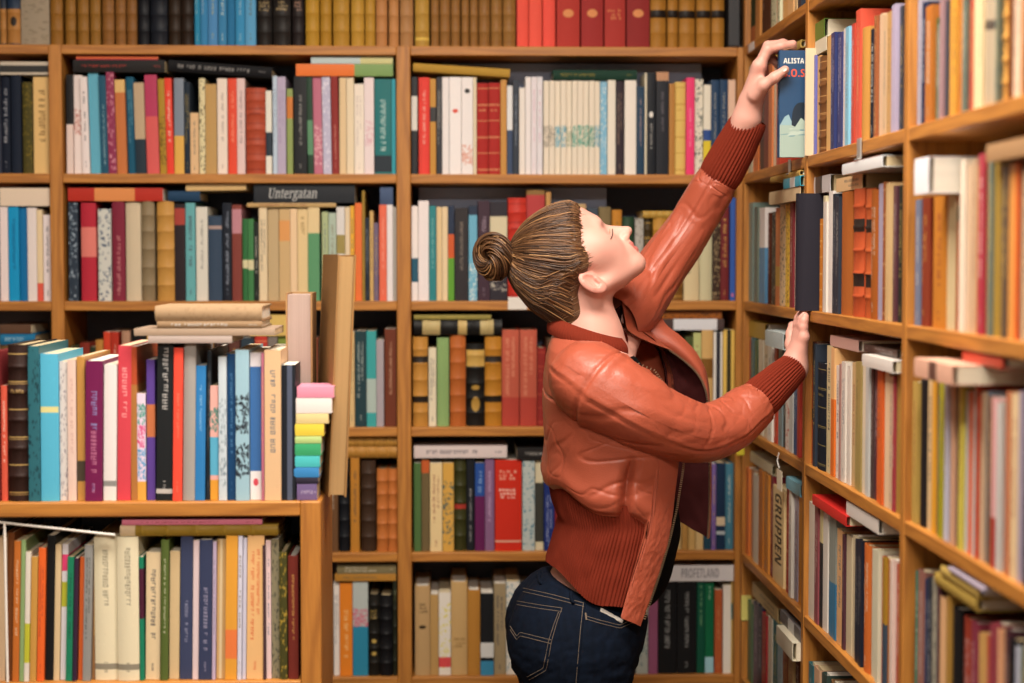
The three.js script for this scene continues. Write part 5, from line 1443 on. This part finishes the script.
// ---- the jacket
{
  const jacket = new THREE.Group(); jacket.name = 'jacket'; jacket.userData.label = 'rust leather bomber jacket with knitted cuffs, collar and waistband'; woman.add(jacket);
  // level table: photograph row -> back x, front x (pixels on her middle plane), half width in metres
  const LV = [[330, 556, 620, .062], [336, 553, 628, .085], [344, 550, 640, .125], [356, 547, 652, .158], [372, 545.5, 664, .178], [392, 545, 674, .186], [420, 545, 683, .184], [450, 546, 684, .176], [480, 547, 681, .168], [500, 552, 679, .163], [520, 559, 677, .159], [545, 550, 674, .158], [570, 542, 668, .16], [600, 536, 660, .165], [620, 532, 655, .168]];
  const EN = [[330, 600], [342, 611], [350, 634], [358, 649], [373, 660], [391, 669], [420, 676], [450, 676], [468, 674], [500, 669], [533, 661], [565, 651], [604, 637], [614, 633]];
  const k34 = 3.4 / FPX;
  function section(y) { const [b, f, w] = interp(LV, y); return { cx: ((b + f) / 2 - VPX) * k34, a: (f - b) / 2 * k34, b: w }; }
  function onTorso(y, th, grow = 0) {
    const s = section(y), c = Math.cos(th), q = Math.sin(th), n = .86, X = s.cx + (s.a + grow) * Math.sign(c) * Math.pow(Math.abs(c), n), Z = (s.b + grow) * Math.sign(q) * Math.pow(Math.abs(q), n);
    const up = sstep(470, 360, y); let Y = EYE - (y - VPY) * k34;
    return V(X + (Z < 0 ? -Z * .28 * up : -Z * .05 * up), Y + (Z < 0 ? -Z * .30 * up : -Z * .16 * up), zc + Z);
  }
  const thN = (y) => { const s = section(y), X = (interp(EN, y)[0] - VPX) * 3.335 / FPX, c = clamp((X - s.cx) / s.a, -.2, .985); return Math.acos(Math.sign(c) * Math.pow(Math.abs(c), 1 / .86)); };
  const thF = () => -.55;
  const U1 = .082, onStrip = (u) => 1 - sstep(U1, U1 + .014, u);
  const hem = (th) => { const c = Math.cos(th); return lerp(509, c < 0 ? 484 : 533, sstep(0, 1, Math.abs(c))) + 3 * Math.sin(th * 7); };
  const NU = 300, NV = 200, crease = (n, w) => Math.exp(-((n / w) ** 2));
  const fold = (th, v, y) => {
    let d = 0; const b = sstep(.62, .9, v);
    const b2 = sstep(.45, .75, v) * (1 - .6 * sstep(.82, .95, v));
    d += .002 * noise3(th * 1.8, v * 4, 7) + .001 * b * noise3(th * 2.4 + v, v * 5 - th, 1);
    d -= .0022 * b2 * crease(noise3(th * 1.1 + v * 2.2, v * 5.5 - th * 1.8, 11), .13) - .001 * b2;
    d -= .0011 * crease(noise3(th * 2.1 - v * 2, v * 4 + th * .9, 21), .07) * (.3 + b2);
    
    d += .006 * Math.exp(-(((v - .92) / .07) ** 2)) - .007 * sstep(.97, 1, v);
    const g1 = th - (1.30 + .26 * v); d -= .02 * Math.exp(-((g1 / .05) ** 2)) * sstep(.62, .78, v) - .003 * Math.exp(-(((g1 - .13) / .09) ** 2)) * sstep(.62, .78, v);         // deep fold below the arm
    const yk = Math.abs(v - .36 - .02 * Math.sin(th)); if (th > 2.0 && th < 4.2) d -= .0045 * Math.exp(-((yk / .009) ** 2)); // back yoke seam
    return d;
  };
  mesh('leather_body', sheet(NU, NV, (u, v) => {
    const y0 = 331, vv = v; let th = 2; for (let i = 0; i < 2; i++) { const y = lerp(y0, lerp(hem(th), 613 - 90 * (U1 - Math.min(u, U1)) * 0 - 10 * u / U1, onStrip(u)), vv); th = lerp(thN(y), 2 * Math.PI + thF(), u); }
    const st = onStrip(u), y = lerp(y0, lerp(hem(th), 613 - 10 * u / U1, st), vv); return onTorso(y, th, lerp(fold(th, v, y), .008 + .001 * noise3(th * 9, y * .07, 8) + .0006 * noise3(th * 24, y * .2, 9), st * sstep(.5, .75, v)) + .004);
  }, .004, { su: 7, sv: 4, flip: true }), PM.leather, jacket);
  // knitted waistband, one rib after another
  const HB = (th) => { const c = Math.cos(th); return lerp(593, c < 0 ? 562 : 606, sstep(0, 1, Math.abs(c))); };
  mesh('waistband', sheet(760, 30, (u, v) => { let th = 2; const y1 = 540; th = lerp(thN(y1) + .16, 2 * Math.PI + thF() - .05, u); const y = lerp(hem(th) - 10, HB(th), v); const rib = .0022 * Math.abs(Math.sin(u * Math.PI * 95)); return onTorso(y, th, -.006 + .01 * Math.sin(v * 3.1) * .5 + rib + .002 * noise3(th * 5, v * 5, 2)); }, .005, { flip: true }), PM.knit, jacket);
  // near sleeve
  const sl = (list) => list.map(([x, y, d, r]) => ({ p: at(x, y, d), r }));
  const nearArm = sl([[574, 370, 3.29, .06], [586, 378, 3.262, .073], [604, 390, 3.238, .0765], [634, 408, 3.228, .0705], [667, 424, 3.243, .0615], [700, 433, 3.28, .0555], [728, 425, 3.318, .0515], [748, 410, 3.346, .0485], [757, 402.5, 3.357, .043], [760, 400, 3.36, .034]]);
  const wr = (t, p) => { // bends wrinkle across the inside of the elbow, long drags run from the shoulder
    const el = Math.exp(-(((t - .6) / .15) ** 2)), ins = .35 + .65 * (.5 + .5 * Math.sin(p - .6)), sh = Math.exp(-(((t - .32) / .17) ** 2)), cu = sstep(.76, .9, t) * (1 - sstep(.97, 1, t)), C = Math.cos(p), S = Math.sin(p);
    let d = .0016 * noise3(t * 7, C * 1.8, S * 1.8) - .0045 * crease(t - .205, .007) + .0018 * crease(t - .222, .014);
    d -= .0042 * el * ins * crease(noise3(t * 19 + .5 * S, C * 1.0, S * 1.0 + 4), .15) - .0015 * el * ins;
    d -= .0026 * sh * crease(noise3(t * 6 - p * .5, C * .9 + 2, S * .9), .13) - .0006 * sh;
    d -= .0026 * cu * crease(noise3(t * 6, C * 3, S * 3), .2) - .001 * cu;
    return d - .0008 * crease(noise3(t * 9 + p * .4, C * 1.6 + 7, S * 1.6), .07) + .0002 * noise3(t * 50, C * 9, S * 9);
  };
  const seamAt = (p, p0, w) => { let d = Math.abs(((p - p0 + 3 * Math.PI) % (2 * Math.PI)) - Math.PI); return Math.exp(-((d / w) ** 2)); };
  mesh('sleeve', sweep(nearArm, 190, 96, (t, p, r) => r + wr(t, p) - .0035 * seamAt(p, -.3 - .32 * t, .026) + .0016 * seamAt(p, -.2 - .32 * t, .07), { ulen: 6 }), PM.leather, jacket);
  const farArm = sl([[612, 322, 3.49, .06], [628, 309, 3.53, .064], [645, 290, 3.565, .057], [664, 264, 3.592, .0515], [692, 224, 3.612, .0475], [712, 189, 3.588, .0455], [718, 179, 3.58, .042], [720, 176, 3.578, .036]]);
  mesh('sleeve', sweep(farArm, 150, 84, (t, p, r) => r + .0016 * noise3(t * 7, Math.cos(p) * 2, Math.sin(p) * 2 + 9) - .0038 * Math.exp(-(((t - .32) / .2) ** 2)) * crease(noise3(t * 4 - p * .7, Math.cos(p) * 1.6, Math.sin(p) * 1.6), .15) - .0018 * crease(noise3(t * 11, Math.cos(p) * .9 + 3, Math.sin(p) * .9), .1) * sstep(.45, .6, t) - .002 * sstep(.86, .95, t) * crease(noise3(t * 6, Math.cos(p) * 4, Math.sin(p) * 4 + 2), .2) - .003 * seamAt(p, .3, .03), { ulen: 5 }), PM.leather, jacket);
  // knitted cuffs: ribs run along the arm
  const cuff = (list) => mesh('cuff', sweep(sl(list), 26, 300, (t, p, r) => r + .0028 * Math.abs(Math.sin(p * 18)) + .0012 * Math.sin(t * 3.1) - .002 * sstep(.94, 1, t)), PM.knit, jacket);
  cuff([[752, 406, 3.351, .0345], [762, 397, 3.361, .037], [778, 382, 3.376, .032], [791, 370, 3.387, .0275], [796, 365.5, 3.391, .0255]]);
  cuff([[716, 183, 3.584, .037], [722, 172, 3.576, .0405], [733, 152, 3.564, .0385], [744, 131, 3.552, .035], [751.5, 117.5, 3.545, .0315]]);
  // knitted collar round the neck and the leather of the neck line
  mesh('collar', sheet(300, 16, (u, v) => { const th = lerp(.55, 2 * Math.PI - .5, u), c = Math.cos(th), s = Math.sin(th), rib = .0009 * Math.abs(Math.sin(u * Math.PI * 70)); const yT = 326 + 11 * c - (s < 0 ? s * 0 : 0), y = yT + v * 17 - (s < 0 ? -s * 14 : 0) + (s > 0 ? s * 4 : 0); const ro = .006 * Math.sin(v * 3.1) + rib + .012 * v; return V((590 - VPX) * k34 + (.067 + ro) * c * 1.02 + (s < 0 ? .012 * -s : 0), EYE - (y - VPY) * k34, zc + (.066 + ro) * s); }, .006, { flip: true }), PM.knit, jacket);
  // far front panel, flung open: lining towards the camera, its rolled edge showing leather
  const EF = [[296, 636, 3.53], [318, 643, 3.535], [338, 652, 3.525], [352, 673, 3.515], [366, 692, 3.51], [382, 704, 3.51], [402, 708.5, 3.515], [440, 709.5, 3.52], [480, 710, 3.52], [515, 709.5, 3.52], [538, 708, 3.52]];
  const edgeAt = (v) => { const n = EF.length - 1, i = Math.min(n - 1, Math.floor(v * n)), k = v * n - i, A = EF[i], B = EF[i + 1]; return at(lerp(A[1], B[1], k), lerp(A[0], B[0], k), lerp(A[2], B[2], k)); };
  const smoothEdge = (v) => { const p = V(0, 0, 0); for (const o of [-.05, -.025, 0, .025, .05]) p.add(edgeAt(clamp(v + o, 0, 1))); return p.multiplyScalar(.2).lerp(edgeAt(v), v < .05 || v > .95 ? 1 : 0); };
  const rootAt = (v) => { const y = lerp(318, 520, v); return onTorso(y, -.62 - .1 * (1 - v), -.004); };
  mesh('front_panel', sheet(24, 90, (u, v) => { const p = mixV(rootAt(v), smoothEdge(v), u); p.z += -.018 * Math.sin(u * 3.14) + .003 * noise3(u * 5, v * 16, 6); return p; }, .003), PM.lining, jacket);
  const band = (v) => lerp(19, 3.2, sstep(.25, .62, v)) * lerp(.6, 1, sstep(0, .15, v));
  mesh('lapel', sheet(10, 100, (u, v) => { const e = smoothEdge(v), n = smoothEdge(Math.min(1, v + .01)).sub(smoothEdge(Math.max(0, v - .01))).normalize(), o = V(-n.y, n.x, 0).multiplyScalar(-1); if (o.x < 0) o.multiplyScalar(-1); const w = band(v) * .00197; return e.clone().addScaledVector(o, lerp(-.018 * sstep(.32, .12, v), w, u)).add(V(0, 0, .012 * Math.sin(u * 3.1) * sstep(.7, .2, v) + .004 - .02 * u * u)); }, .004), PM.leather, jacket);
  mesh('far_collar', sheet(14, 30, (u, v) => { const n = at(lerp(621, 630, v), lerp(296, 348, v), lerp(3.475, 3.40, v)), e = smoothEdge(v * .3).add(V(.004, 0, .006)); const p = mixV(n, e, lerp(u, 1, sstep(.6, 1, v))); p.z += .012 * Math.sin(u * 3.14) * (1 - v); return p; }, .004), PM.leather, jacket);
  // zips: rows of small metal teeth along both edges
  const teeth = (n, pos) => { const gs = []; for (let i = 0; i < n; i++) { const g = new THREE.BoxGeometry(.0042, .0017, .0022), p = pos(i / (n - 1)), q = pos(Math.min(1, (i + 1) / (n - 1))).sub(pos(Math.max(0, (i - 1) / (n - 1)))); g.rotateZ(Math.atan2(q.y, q.x) + Math.PI / 2); g.translate(p.x, p.y, p.z); gs.push(g); } return mergeGeometries(gs); };
  mesh('zip_teeth', teeth(130, (t) => { const y = lerp(344, 606, t); return onTorso(y, thN(y) - .012, .013); }), PM.zip, jacket);
  mesh('zip_teeth', teeth(120, (t) => smoothEdge(t).add(V(-.001, 0, .009 * (1 - t) + .003))), PM.zip, jacket);
}
renderer.render(scene, camera);
